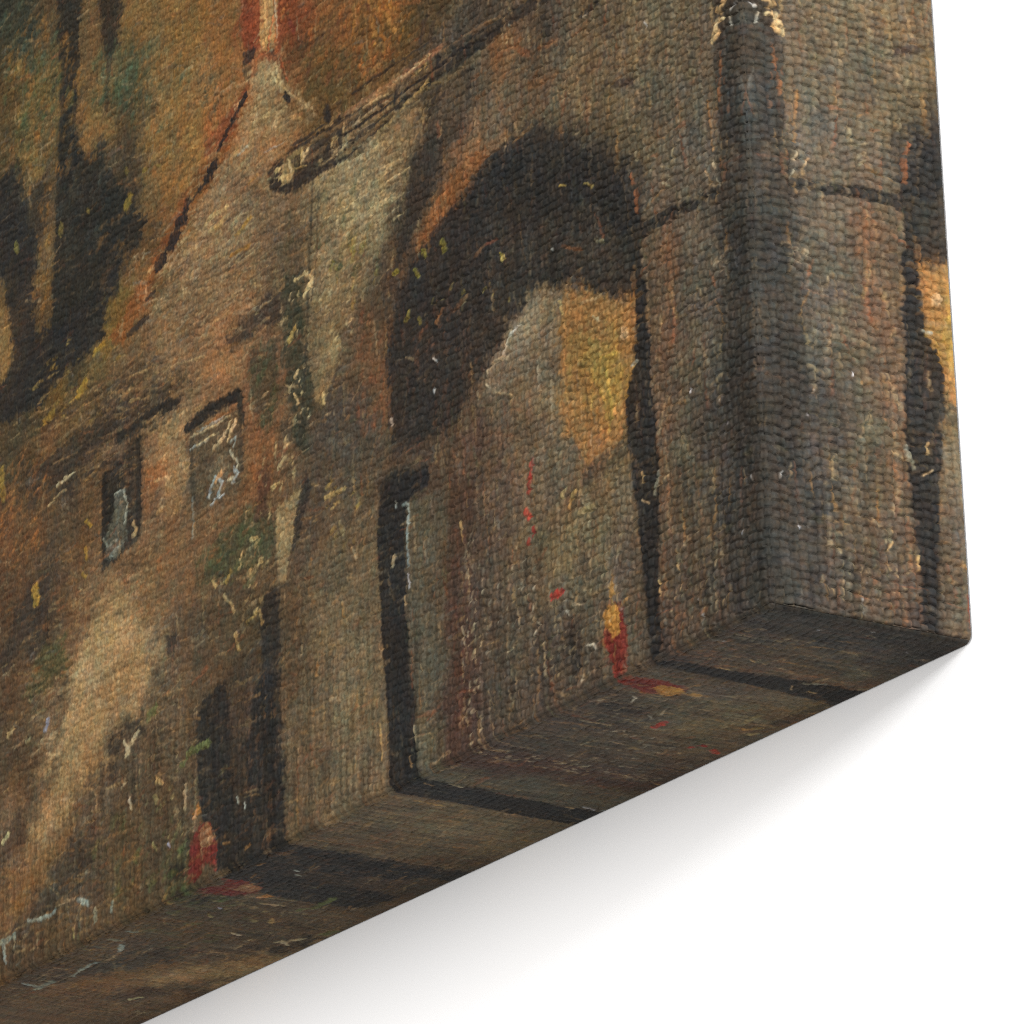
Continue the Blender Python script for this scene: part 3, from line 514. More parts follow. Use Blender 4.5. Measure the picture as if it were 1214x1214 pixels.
DABS = """
8e6a38 200 .5 18.73 16.33 -2 0.03 -0.8 -1.99 -0.048 0.044 0.052
3f3a2a 200 .5 19.07 16.1 -2.34 0.03 -0.93 -2.17 -0.048 0.044 0.052
8c6834 160 .5 24.32 18.18 -1.65 -0 -0.65 -2.28 -0.051 0.046 0.057
36382e 160 .5 24.32 18.18 -1.65 -0 -0.65 -2.28 -0.051 0.046 0.057
9a6a34 120 .45 12.12 14.72 -1.77 0.03 -0.72 -0.76 -0.039 0.037 0.047
40342a 140 .5 12.42 14.67 -1.78 0.03 -0.73 -0.76 -0.039 0.037 0.047
b8a070 60 .6 15.05 15.18 -0.44 0.01 -0.18 -0.28 -0.049 0.013 0.039
a89878 120 .5 17.82 12.05 -2.91 0.03 -1.06 -1.39 -0.136 -0.002 0.026
463c30 120 .5 17.49 12.11 -2.89 0.03 -1.06 -1.56 -0.136 -0.002 0.026
c0a87c 140 .5 11.93 11.76 -1.46 0.04 -0.56 -1 -0.088 0.005 0.026
5a4c38 140 .5 11.95 11.26 -1.46 0.05 -0.55 -1.32 -0.088 0.006 0.026
a88c5c 120 .4 21.89 5.22 -3.04 0.01 -0.88 -2.06 -0.147 0 0.025
43392b 160 .45 19.92 3.63 -3.9 0.04 -1.1 -2.68 -0.141 0.002 0.024
a8865a 120 .4 19.19 8.52 -2.94 0.02 -0.96 -1.2 -0.104 0 0.025
40362a 120 .45 20.85 8.71 -4.03 0.02 -1.31 -1.57 -0.107 0 0.026
80725a 140 .45 6.22 3.66 -2.3 0.13 -0.74 -2.24 -0.013 0.053 0.034
3c342b 160 .45 6.24 3.37 -2.29 0.14 -0.73 -2.39 -0.013 0.052 0.034
84745a 120 .4 1.75 6.67 -0.95 0.21 -0.35 -2.93 -0.011 0.043 0.032
3e372f 120 .45 1.86 5.21 -0.94 0.3 -0.33 -4.07 -0.011 0.042 0.031
83755a 120 .4 3.97 10.76 -2.76 0.07 -1.11 -1.08 -0.017 0.042 0.034
40372d 120 .45 4.48 10.97 -3.04 0.08 -1.22 -1.24 -0.017 0.042 0.035
7e6c4c 120 .4 13.14 2.99 -1.3 0.09 -0.38 -2.52 -0.013 0.056 0.038
40372b 120 .45 13.11 3.94 -1.3 0.11 -0.39 -3.18 -0.013 0.056 0.038
b8a070 70 .5 17.49 12.11 -2.57 0.03 -0.94 -1.39 -0.326 -0.004 0.021
c0a676 50 .55 11.92 12.09 -1.46 0.04 -0.56 -1 -0.288 0.008 0.021
463c30 70 .5 17.18 11.82 -2.87 0.03 -1.04 -1.56 -0.324 -0.004 0.021
a0805a 50 .45 15.85 13.77 -1.57 0.03 -0.61 -1.04 -0.308 0.005 0.021
b08a58 60 .4 20.84 10.12 -4.05 0.01 -1.36 -1.06 -0.345 -0.004 0.021
2e2a25 50 .45 21.18 10.23 -3.39 0.01 -1.14 -0.88 -0.433 -0.005 0.026
a8885a 60 .4 22.24 4.97 -3.05 0.01 -0.88 -2.06 -0.294 0.001 0.02
463a2c 60 .4 22.24 4.45 -3.39 0.01 -0.96 -2.4 -0.294 0.002 0.02
5e5344 60 .4 5.93 4.18 -2.29 0.11 -0.75 -1.8 -0.021 0.115 0.027
3e352c 60 .4 6.01 2.99 -2.28 0.12 -0.72 -2.08 -0.021 0.114 0.026
7a6a52 50 .4 3.5 10.1 -2.23 0.08 -0.89 -1.22 -0.042 0.107 0.027
3a332b 50 .5 6.55 11.8 -2.38 0.05 -0.96 -0.95 -0.167 0.016 0.021
4c4438 60 .45 6.17 9.08 -2.08 0.06 -0.78 -1.09 -0.044 0.051 0.042
57503f 30 .4 5.69 8.27 -2.06 0.04 -0.76 -0.61 -0.142 -0.003 0.022
c0a878 90 .6 11.94 11.59 -1.46 0.04 -0.55 -0.99 -0.146 0.009 0.026
3a342a 70 .5 11.94 11.42 -1.75 0.05 -0.66 -1.32 -0.114 0.011 0.027
b8a070 80 .5 17.5 11.94 -2.25 0.03 -0.82 -1.39 -0.206 -0.005 0.026
4a4034 80 .5 17.18 11.82 -2.55 0.03 -0.93 -1.56 -0.205 -0.005 0.026
a88a5a 60 .5 21.51 10.88 -3.08 0.01 -1.05 -0.89 -0.182 -0.003 0.026
2e2a24 60 .5 10.46 12.03 -1.14 0.04 -0.44 -0.99 -0.139 0.013 0.027
5a4a36 12 .35 0.3 8.08 -0.19 0.07 -0.07 -0.88 -0.031 0.077 0.101
4e4030 10 .5 0.08 9.66 -0.23 0.06 -0.09 -0.74 -0.027 0.068 0.089
b8985c 40 .5 10.99 13.24 -1.73 0.04 -0.69 -1 -0.121 -0.001 0.025
2e2924 50 .6 10.7 13.13 -2.29 0.04 -0.91 -0.99 -0.151 -0.001 0.025
4c5636 70 .6 24.51 18.25 -1.65 -0 -0.65 -1.33 -0.062 0.075 0.099
465240 40 .6 25.06 19.82 -1.49 -0 -0.61 -1.16 -0.063 0.075 0.101
8e6a34 50 .5 25.06 18.66 -1.48 -0.01 -0.59 -1.73 -0.057 0.069 0.08
46443a 50 .5 22.17 16.03 -1.76 0.01 -0.68 -1.48 -0.088 0.126 0.114
4a5a40 50 .6 21.11 17.56 -1.04 0.01 -0.42 -0.74 -0.072 0.076 0.111
4a5a44 50 .5 19.4 16.78 -1.35 0.02 -0.54 -1.09 -0.071 0.075 0.108
8a6430 60 .5 23.96 18.22 -1.46 0 -0.58 -1.9 -0.078 0.081 0.096
8e6630 80 .45 18.39 16.56 -1.99 0.04 -0.8 -1.98 -0.071 0.054 0.084
946432 60 .4 18.42 14.94 -1.65 0.03 -0.64 -1.43 -0.071 0.054 0.083
2e2d29 60 .4 20.78 15.49 -2.4 0.02 -0.92 -1.64 -0.104 0.055 0.096
7c5a30 40 .5 22.17 16.95 -0.49 0 -0.19 -0.74 -0.075 0.055 0.088
8a6430 40 .5 24.14 14.54 -0.36 -0 -0.13 -1.67 -0.038 0.096 0.078
7a5c34 40 .4 20.45 14.09 -2.04 0.01 -0.76 -1.08 -0.11 0.028 0.068
3a4a3c 14 .5 17.42 15.81 -0.39 0.01 -0.16 -0.53 -0.069 0.074 0.104
a05c28 50 .5 12.11 14.89 -1.77 0.03 -0.73 -0.85 -0.054 0.059 0.08
6a3c24 30 .45 13.31 15.21 -1.51 0.03 -0.62 -0.86 -0.065 0.071 0.098
a87430 24 .55 11.07 14.72 -1.16 0.03 -0.48 -0.67 -0.042 0.047 0.063
504a30 40 .45 12.73 14.45 -2.09 0.02 -0.84 -0.68 -0.065 0.071 0.096
b49e70 60 .5 15.5 14.87 -1.25 0.02 -0.5 -0.7 -0.137 -0.01 0.04
b09a6c 70 .45 16.82 13.44 -1.6 0.02 -0.61 -1.05 -0.158 0.001 0.043
a8906a 90 .4 17.82 11.88 -2.26 0.02 -0.82 -0.87 -0.225 -0.011 0.04
4a3e30 70 .45 17.49 12.46 -2.25 0.03 -0.83 -1.57 -0.224 -0.012 0.04
8a5a34 40 .45 15.85 13.95 -1.57 0.02 -0.61 -0.87 -0.202 -0.008 0.051
9a7040 30 .45 18.82 11.18 -2.29 0.01 -0.81 -0.7 -0.27 0.006 0.053
5a5238 40 .5 14.19 11.93 -0.42 0.04 -0.16 -1.18 -0.063 0.036 0.058
303528 40 .6 14.34 9.94 -0.42 0.05 -0.15 -1.5 -0.026 0.066 0.098
c2a878 70 .7 11.92 12.09 -1.46 0.03 -0.56 -0.83 -0.079 0.014 0.034
baa070 80 .6 12.88 10.26 -0.88 0.05 -0.32 -1.49 -0.073 0.022 0.037
544630 60 .5 12.25 11.2 -1.46 0.06 -0.55 -1.49 -0.096 0.028 0.049
3e4a30 26 .65 12.7 11.2 -1.03 0.04 -0.38 -1.16 -0.026 0.065 0.096
a08c38 14 .55 12.14 10.16 -0.87 0.03 -0.32 -0.82 -0.021 0.054 0.079
414a30 24 .6 15.41 9.13 -0.55 0.03 -0.19 -1.01 -0.083 0.048 0.1
d0b884 26 .7 14.37 9.11 -0.66 0.06 -0.23 -1.83 -0.025 0.04 0.048
c8ae78 30 .7 15.1 7.02 -0.73 0.04 -0.24 -1.32 -0.025 0.04 0.048
4a5434 40 .5 16.67 6.18 -1.43 0.02 -0.45 -0.75 -0.113 0.036 0.085
96643a 30 .5 16.67 6.18 -1.37 0.02 -0.43 -0.83 -0.096 0.013 0.043
c4a870 16 .7 16.38 5.43 -0.92 0.02 -0.28 -0.99 -0.079 0.048 0.056
a0845a 120 .35 21.9 4.87 -3.04 0.01 -0.87 -2.06 -0.234 0.001 0.04
b09468 60 .45 23.27 4.05 -2.06 0 -0.57 -1.55 -0.228 -0.003 0.029
4e4030 120 .4 19.29 2.45 -4.17 0.03 -1.14 -2.15 -0.209 0.005 0.048
866038 70 .45 23.96 2.01 -2.07 0 -0.54 -1.54 -0.17 0.015 0.042
906036 60 .4 22.91 6.91 -2.76 0.01 -0.84 -1.93 -0.164 0.015 0.044
a06a38 60 .5 25.03 9.71 -1.08 -0 -0.35 -1.27 -0.177 0.111 0.049
2e2a26 60 .5 23.96 10.08 -2.48 0 -0.81 -0.9 -0.291 0.008 0.044
b8984e 30 .5 22.55 11.59 -2.09 0 -0.72 -0.9 -0.08 0.007 0.035
403628 60 .5 20.16 10.24 -2.67 0.01 -0.91 -0.88 -0.22 0.006 0.043
a68454 40 .5 19.17 10.08 -2.3 0.01 -0.78 -0.87 -0.171 -0.006 0.03
c0a070 30 .6 19.02 8.64 -0.52 0.02 -0.17 -1.03 -0.05 0.029 0.044
8a5a34 40 .5 20.54 6.7 -2.32 0.01 -0.71 -0.86 -0.153 0.019 0.044
403628 80 .4 12.43 6.31 -1.15 0.04 -0.38 -0.96 -0.052 0.059 0.074
7c6a4c 60 .4 13.15 2.67 -1.15 0.08 -0.34 -2.2 -0.028 0.07 0.061
94825c 60 .35 12.61 1.72 -0.85 0.07 -0.24 -1.71 -0.014 0.067 0.044
4c4034 80 .4 13.73 2.84 -0.87 0.1 -0.25 -2.85 -0.034 0.085 0.061
7c4c30 50 .45 11.78 8.05 -0.52 0.05 -0.18 -1.29 -0.034 0.085 0.062
6e4a32 60 .4 9.26 7.17 -1.09 0.06 -0.38 -1.26 -0.031 0.051 0.058
46392f 80 .4 8.96 7.71 -1.63 0.07 -0.58 -1.42 -0.029 0.048 0.073
3a3631 120 .5 5.9 9.14 -2.33 0.07 -0.88 -1.24 -0.021 0.053 0.084
1f1f1f 100 .5 6.16 9.24 -2.6 0.08 -0.98 -1.4 -0.021 0.053 0.085
4a3a2e 30 .5 5.96 8.22 -2.07 0.03 -0.76 -0.46 -0.122 0.016 0.04
9c8a48 10 .6 8.38 8.3 -1.35 0.02 -0.49 -0.31 -0.032 0.02 0.039
786648 90 .35 3.49 10.26 -1.99 0.08 -0.79 -1.22 -0.037 0.061 0.068
8a7a58 50 .4 2.21 10.52 -0.97 0.06 -0.39 -0.91 -0.029 0.048 0.054
7c5230 40 .45 6.55 11.8 -1.59 0.04 -0.64 -0.79 -0.13 0.013 0.051
463c32 80 .4 4.47 11.12 -3.05 0.07 -1.23 -1.09 -0.048 0.055 0.069
3a2c2a 20 .5 3.48 10.41 -1.49 0.07 -0.6 -1.07 -0.06 0.037 0.075
7a563a 50 .5 2.38 6.44 -0.24 0.08 -0.09 -1.18 -0.025 0.111 0.051
7c583a 80 .5 2.74 3.13 -0.24 0.18 -0.08 -2.6 -0.02 0.126 0.037
565240 50 .5 2.06 4.09 -0.28 0.17 -0.1 -2.31 -0.027 0.138 0.049
564a3e 80 .4 1.39 5.04 -0.47 0.22 -0.16 -2.89 -0.024 0.125 0.074
80725a 60 .4 1.34 7.27 -0.52 0.2 -0.19 -2.64 -0.016 0.084 0.05
8c7c60 40 .4 1.62 1.9 -0.56 0.12 -0.18 -1.56 -0.012 0.061 0.036
c0a474 40 .5 1.93 0.98 -0.93 0.06 -0.29 -0.85 -0.015 0.038 0.025
865c3c 24 .5 2.43 0.7 -0.61 0.06 -0.18 -0.85 -0.023 0.057 0.037
3a342e 60 .4 2.16 1.05 -0.93 0.08 -0.29 -1.13 -0.018 0.081 0.049
505040 30 .4 2.01 1.44 -0.7 0.06 -0.22 -0.85 -0.023 0.101 0.061
88704e 80 .4 6.96 4.52 -1.56 0.08 -0.51 -1.36 -0.03 0.05 0.069
4c4034 100 .4 7.26 4 -1.56 0.1 -0.5 -1.81 -0.036 0.06 0.083
7c5a40 40 .35 7.19 5.21 -1.04 0.04 -0.35 -0.76 -0.038 0.062 0.069
8a7c5c 60 .45 5 2.67 -0.99 0.06 -0.31 -1.03 -0.053 0.035 0.047
c8b088 60 .6 8.57 1.95 -0.37 0.1 -0.11 -1.96 -0.019 0.031 0.035
c8b088 40 .5 5.85 1.29 -1.51 0.05 -0.45 -0.88 -0.033 0.022 0.029
3a342e 60 .5 6.63 1.22 -2.04 0.05 -0.6 -0.88 -0.026 0.066 0.067
c4b898 20 .65 7.62 2.27 -1.04 0.07 -0.32 -1.2 -0.034 0.023 0.03
5c3a2e 40 .4 8.99 2.69 -0.37 0.13 -0.11 -2.58 -0.019 0.087 0.056
66382c 16 .5 9.21 1.52 -0.27 0.06 -0.08 -1.21 -0.014 0.065 0.042
625d4b 60 .4 10.1 2.4 -0.33 0.11 -0.1 -2.3 -0.013 0.089 0.056
36322c 40 .4 8.34 3.72 -0.27 0.07 -0.08 -1.37 -0.013 0.089 0.055
b6964c 40 .5 4.43 5.66 -0.65 0.06 -0.22 -0.9 -0.038 0.044 0.052
8a6a34 40 .45 4.96 5.38 -0.5 0.07 -0.17 -1.05 -0.047 0.056 0.066
c88c4c 24 .5 4.37 4.57 -0.49 0.04 -0.17 -0.59 -0.033 0.055 0.04
5c4c34 20 .5 5.05 6.02 -0.4 0.06 -0.14 -0.9 -0.067 0.043 0.061
46433e 60 .4 0.45 5.45 -0.28 0.38 -0.1 -4.89 -0.017 0.076 0.085
2a2a28 40 .35 0.41 5.43 -0.32 0.38 -0.12 -4.88 -0.013 0.057 0.073
605648 40 .5 0.96 5.63 -0.14 0.33 -0.05 -4.34 -0.017 0.086 0.061
4a4038 30 .5 0.46 1.81 -0.23 0.1 -0.07 -1.26 -0.016 0.081 0.047
7a5236 12 .5 0.61 8.35 -0.14 0.12 -0.05 -1.62 -0.016 0.084 0.037
a89070 20 .5 0.87 6.19 -0.19 0.01 -0.07 -0.15 -0.031 0.021 0.029
b0b0ac 4 .7 1.84 2.25 -1.17 0.17 -0.37 -2.27 -0.015 0.01 0.022
b06a34 16 .5 14.84 16.01 -0.62 0.02 -0.26 -0.7 -0.048 0.026 0.045
a09060 24 .6 19.29 2.12 -1.28 0.02 -0.35 -1.48 -0.025 0.028 0.047
4e5a34 24 .5 20.27 1.39 -1.95 0.01 -0.51 -0.99 -0.098 0.06 0.084
566038 16 .5 18.84 0.36 -0.63 0.01 -0.16 -0.65 -0.096 0.06 0.082
8a6438 50 .4 21.59 1.23 -3.32 0.01 -0.85 -0.67 -0.218 0.021 0.041
9c7c4c 30 .4 22.6 0.31 -3.02 0 -0.75 -0.5 -0.171 0.011 0.03
7a5a3c 40 .4 15.86 1.84 -0.78 0.05 -0.22 -1.76 -0.034 0.086 0.063
33302c 60 .5 16.16 1.92 -1.09 0.05 -0.3 -1.77 -0.023 0.074 0.079
6c5a3c 16 .55 16.13 3.05 -0.91 0.01 -0.26 -0.49 -0.043 0.049 0.061
a0703c 8 .5 13.86 3.52 -0.29 0.06 -0.09 -1.91 -0.034 0.085 0.062
b0944c 14 .5 12.75 5.76 -0.75 0.03 -0.24 -0.8 -0.045 0.028 0.053
"""

PIGMENT = 0.57
DU, DV, UM, VM = 0.020, 0.016, 28.0, 23.4
us = np.arange(-0.3, UM, DU, dtype=np.float32); vv = np.arange(-0.3, VM, DV, dtype=np.float32)
GU, GV = np.meshgrid(us, vv, indexing='ij')
def nz(su, sv, seed): return lattice(GU + 50, GV + 50, su, sv, seed)
wob_u = 0.55 * nz(.30, .25, 1) + 0.35 * nz(.10, .09, 2) + 0.2 * nz(.045, .04, 3)
wob_v = 0.55 * nz(.30, .25, 4) + 0.35 * nz(.10, .09, 5) + 0.2 * nz(.045, .04, 6)

def nz_at(a, b): return math.sin(a * 1.7 + b * 0.9)

def base_coat():
    pts = [t.split(',') for t in BASE.split()]
    pu = np.array([float(p[0]) for p in pts]); pv = np.array([float(p[1]) for p in pts])
    pc = np.array([lin(p[2]) for p in pts]) ** 0.45
    k = 8
    cu, cv = us[::k], vv[::k]
    A, B = np.meshgrid(cu, cv, indexing='ij')
    num = np.zeros(A.shape + (3,)); den = np.zeros(A.shape)
    for a, b, c in zip(pu, pv, pc):
        w = 1.0 / ((A - a) ** 2 + ((B - b) * 0.85) ** 2 + 0.02) ** 1.9
        num += w[..., None] * c; den += w
    low = (num / den[..., None]).astype(np.float32)
    x = np.clip((GU + 0.45 * wob_u + 0.3 * nz(.9, .8, 8) - us[0]) / (DU * k), 0, low.shape[0] - 1.001)
    y = np.clip((GV + 0.45 * wob_v + 0.3 * nz(.9, .8, 9) - vv[0]) / (DV * k), 0, low.shape[1] - 1.001)
    i = x.astype(int); j = y.astype(int); fx = (x - i)[..., None]; fy = (y - j)[..., None]
    r = (low[i, j] * (1 - fx) + low[i + 1, j] * fx) * (1 - fy) + (low[i, j + 1] * (1 - fx) + low[i + 1, j + 1] * fx) * fy
    return r ** (1 / 0.45)

paint = base_coat()
relief = np.zeros(GU.shape, np.float32)

def window(u0, u1, v0, v1):
    i0 = max(0, int((u0 - us[0]) / DU)); i1 = min(len(us), int((u1 - us[0]) / DU) + 2)
    j0 = max(0, int((v0 - vv[0]) / DV)); j1 = min(len(vv), int((v1 - vv[0]) / DV) + 2)
    return (slice(i0, i1), slice(j0, j1)) if i1 > i0 and j1 > j0 else None

def seg_dist(A, B, p, q):
    dx, dy = q[0] - p[0], q[1] - p[1]
    t = np.clip(((A - p[0]) * dx + (B - p[1]) * dy) / (dx * dx + dy * dy + 1e-9), 0, 1)
    return np.hypot(A - p[0] - t * dx, B - p[1] - t * dy), t

def put(w, mask, col, jitter=0.16):
    n = 1 + jitter * GRAIN[w]
    paint[w] += mask[..., None] * (col * n[..., None] - paint[w])

GRAIN = 0.6 * nz(.05, .22, 11) + 0.5 * nz(.11, .11, 12) + 0.4 * nz(.035, .035, 13)

for ln in SHAPES.strip().split('\n'):
    t = ln.split(); col = lin(t[0]); soft, warp, alpha = map(float, t[1:4])
    pts = [tuple(map(float, s.split(','))) for s in t[4:]]
    au = [p[0] for p in pts]; av = [p[1] for p in pts]
    pad = soft + 1.2 * warp + 0.1
    w = window(min(au) - pad, max(au) + pad, min(av) - pad, max(av) + pad)
    if w is None: continue
    A = GU[w] + warp * wob_u[w]; B = GV[w] + warp * wob_v[w]
    dist = np.full(A.shape, 1e9, np.float32); inside = np.zeros(A.shape, bool)
    for p, q in zip(pts, pts[1:] + pts[:1]):
        d, _ = seg_dist(A, B, p, q); dist = np.minimum(dist, d)
        if p[1] != q[1]:
            c = (p[1] > B) != (q[1] > B)
            inside ^= c & (A < (q[0] - p[0]) * (B - p[1]) / (q[1] - p[1]) + p[0])
    sd = np.where(inside, dist, -dist)
    soft = max(soft, 0.02)
    sd = sd + soft * (0.6 * GRAIN[w] + 0.4 * wob_u[w])
    mk = np.clip(sd / (soft * 0.45) * 0.5 + 0.5, 0, 1); mk = mk * mk * (3 - 2 * mk)
    put(w, mk * alpha, col)

srt = np.random.default_rng(21)
for ln in DABS.strip().split('\n'):
    t = ln.split(); col = lin(t[0]); n = int(t[1]); alpha = float(t[2])
    cu, cv, a, b, c, d, lu, lv, hw = map(float, t[3:])
    for _ in range(n):
        r = math.sqrt(srt.uniform()); th = srt.uniform(0, 2 * math.pi)
        x, y = r * math.cos(th), r * math.sin(th)
        pu, pv = cu + a * x + b * y, cv + c * x + d * y
        s = srt.uniform(0.45, 1.35); L = srt.uniform(0.5, 1.4); k = srt.normal(0, 0.22)
        hu, hv = (lu * math.cos(k) - lv * math.sin(k)) * L * s, (lu * math.sin(k) + lv * math.cos(k)) * L * s
        ww = hw * s; m_ = abs(hu) + abs(hv) + ww + 0.08
        w = window(pu - m_, pu + m_, pv - m_, pv + m_)
        if w is None: continue
        dd, tt = seg_dist(GU[w] + 0.045 * wob_u[w], GV[w] + 0.045 * wob_v[w], (pu - hu, pv - hv), (pu + hu, pv + hv))
        mk = np.clip((ww * (1 - 0.55 * tt) - dd) / (0.5 * ww) + 0.5, 0, 1)
        br = np.clip(0.75 + 0.7 * GRAIN[w], 0, 1)
        put(w, mk * br * alpha * srt.uniform(0.5, 1.1), col * srt.uniform(0.85, 1.15))
        relief[w] = np.maximum(relief[w], mk * br * 0.35 * alpha)

# broken colour: thousands of small touches that vary the paint already there
ACC = [lin(h) for h in ('9a7444', '33291f', 'b49a70', '55553a', '8a5232', '6a6458', '2a2724', 'a08458')]
b9 = np.random.default_rng(77)
N_T = 26000
tu, tv = b9.uniform(0, 27.5, N_T), b9.uniform(0, 23, N_T)
for k in range(N_T):
    if tv[k] > 11.6 + 0.44 * tu[k]: continue
    i, j = int((tu[k] - us[0]) / DU), int((tv[k] - vv[0]) / DV)
    here = paint[i, j].copy(); lm = float(here.mean())
    f = b9.uniform()
    if f < 0.72: col = here * (b9.uniform(1.12, 1.6) if b9.uniform() < 0.5 else b9.uniform(0.5, 0.85)); al = b9.uniform(0.2, 0.6)
    else:
        col = ACC[b9.integers(8)]; al = b9.uniform(0.12, 0.42)
        if lm < 0.045: al *= 0.25
    # walls are brushed upright, roofs and foliage along the slope
    left = tu[k] > 11 + 2.0 * nz_at(tu[k], tv[k])
    ang = b9.normal(1.57, 0.2) if b9.uniform() < (0.2 if left else 0.8) else b9.normal(0.0, 0.22)
    ln_ = b9.uniform(0.06, 0.34); ww = b9.uniform(0.016, 0.05)
    hu, hv = math.cos(ang) * ln_, math.sin(ang) * ln_
    m_ = ln_ + ww + 0.06
    w = window(tu[k] - m_, tu[k] + m_, tv[k] - m_, tv[k] + m_)
    if w is None: continue
    dd, tt = seg_dist(GU[w] + 0.04 * wob_u[w], GV[w] + 0.04 * wob_v[w], (tu[k] - hu, tv[k] - hv), (tu[k] + hu, tv[k] + hv))
    mk = np.clip((ww * (1 - 0.5 * tt) - dd) / (0.5 * ww) + 0.5, 0, 1) * np.clip(0.75 + 0.8 * GRAIN[w], 0, 1)
    put(w, mk * al, col)
    if col.mean() > lm: relief[w] = np.maximum(relief[w], mk * al * 0.45)

for ln in STROKES.strip().split('\n'):
    t = ln.split(); col = lin(t[0]); wd, alpha = float(t[1]) * 0.5, float(t[2])
    pts = [tuple(map(float, s.split(','))) for s in t[3:]]
    au = [p[0] for p in pts]; av = [p[1] for p in pts]; pad = wd * 2 + 0.12
    w = window(min(au) - pad, max(au) + pad, min(av) - pad, max(av) + pad)
    if w is None: continue
    A = GU[w] + 0.05 * wob_u[w]; B = GV[w] + 0.05 * wob_v[w]
    ww = wd * (1.0 + 0.45 * GRAIN[w])
    mk = np.zeros(A.shape, np.float32)
    for p, q in zip(pts, pts[1:]):
        d, _ = seg_dist(A, B, p, q)
        mk = np.maximum(mk, np.clip((ww - d) / (0.35 * wd + 0.015) + 0.5, 0, 1))
    if col.mean() > 0.12: alpha *= 0.78
    put(w, np.clip(mk * alpha * (1.0 + 0.3 * GRAIN[w]), 0, 1), col, 0.2)
    if col.mean() > 0.12: relief[w] = np.maximum(relief[w], mk)

# brushwork over everything: bristle streaks, broken colour, grain
UPR = np.clip(0.5 - (GU - 11.0 + 1.5 * nz(2.5, 2.5, 26)) / 4.0, 0.12, 0.9)      # upright strokes on the right, level strokes on the left
UPR = np.maximum(UPR, 0.85 * np.clip(1 - (GV - 2.5) / 2.0, 0, 1))
lum = 1 + 0.26 * np.clip(1 - (GV - 3.0) / 1.5, 0, 1) * nz(.06, 1.1, 25) + UPR * (0.17 * nz(.045, .34, 31) + 0.10 * nz(.10, .5, 30)) + (1 - UPR) * (0.17 * nz(.40, .04, 28) + 0.12 * nz(.7, .10, 27)) + 0.10 * nz(.09, .09, 32) + 0.12 * nz(.6, .6, 33) + 0.22 * nz(.032, .028, 34) + 0.11 * nz(.06, .05, 29) + 0.07 * nz(.28, .06, 35)
paint *= np.clip(lum, 0.4, 1.8)[..., None]
warm = 0.09 * nz(.13, .16, 36) + 0.08 * nz(.5, .7, 37) + 0.12 * nz(.05, .05, 38)
paint[..., 0] *= 1 + warm; paint[..., 2] *= 1 - 0.9 * warm; paint[..., 1] *= 1 + 0.05 * nz(.2, .2, 39)
relief += 0.22 * nz(.04, .22, 41) + 0.15 * nz(.06, .06, 42)
grey = paint.mean(-1, keepdims=True); paint = grey + 0.97 * (paint - grey)
paint = np.clip(paint * PIGMENT, 0.003, 0.9).astype(np.float32)

def sample(field, u, v):
    """bilinear look-up; the picture is mirrored over its edges, as on the wrapped sides"""
    def fold(x, hi):
        x = np.abs(x); x = np.mod(x, 2 * hi); return np.where(x > hi, 2 * hi - x, x)
    x = (fold(u, UM - 0.1) - us[0]) / DU; y = (fold(v, VM - 0.1) - vv[0]) / DV
    i = np.clip(x.astype(np.int32), 0, field.shape[0] - 2); j = np.clip(y.astype(np.int32), 0, field.shape[1] - 2)
    fx = (x - i).astype(np.float32); fy = (y - j).astype(np.float32)
    if field.ndim == 3: fx = fx[..., None]; fy = fy[..., None]
    return (field[i, j] * (1 - fx) + field[i + 1, j] * fx) * (1 - fy) + (field[i, j + 1] * (1 - fx) + field[i + 1, j + 1] * fx) * fy

# ------------------------------------------------------------------ plain weave relief
PITCH_S, PITCH_T = 0.18, 0.165
def weave(s, t, groove=0.30):
    """height of a slubby plain weave, one rounded knot per crossing; s across, t up (cm)"""
    s = s + 0.060 * lattice(s + 90, t + 90, .9, .6, 51) + 0.034 * lattice(s + 90, t + 90, .26, .22, 52)
    t = t + 0.060 * lattice(s + 90, t + 90, .6, .9, 53) + 0.034 * lattice(s + 90, t + 90, .22, .26, 54)
    a, b = s / PITCH_S + 0.5, t / PITCH_T
    ia = np.floor(a)
    b = b + 0.09 * (np.mod(ia, 2) * 2 - 1) + 0.20 * lattice(ia + 300.5, b * 0.35 + 40, 1.0, 1.0, 57)
    ib = np.floor(b)
    x, y = 2 * (a - ia) - 1, 2 * (b - ib) - 1
    odd = np.mod(ia + ib, 2) * 2 - 1
    wx = 1.0 + 0.16 * lattice(ia + 200.5, ib + 200.5, 1.0, 1.0, 55) + 0.06 * odd
    wy = 1.0 + 0.16 * lattice(ia + 240.5, ib + 220.5, 1.0, 1.0, 58) - 0.06 * odd
    kx = np.clip(1 - np.abs(x * wx * 0.96) ** 3, 0, 1); ky = np.clip(1 - np.abs((y + 0.15) * wy * 0.90) ** 3, 0, 1)
    knot = np.sqrt(ky) * (1 - groove + groove * np.sqrt(kx))
    tilt = 0.16 * odd * (x * x - y * y)
    return (knot + tilt) * (1 + 0.30 * lattice(ia + 300.5, ib + 300.5, 1.0, 1.0, 56))

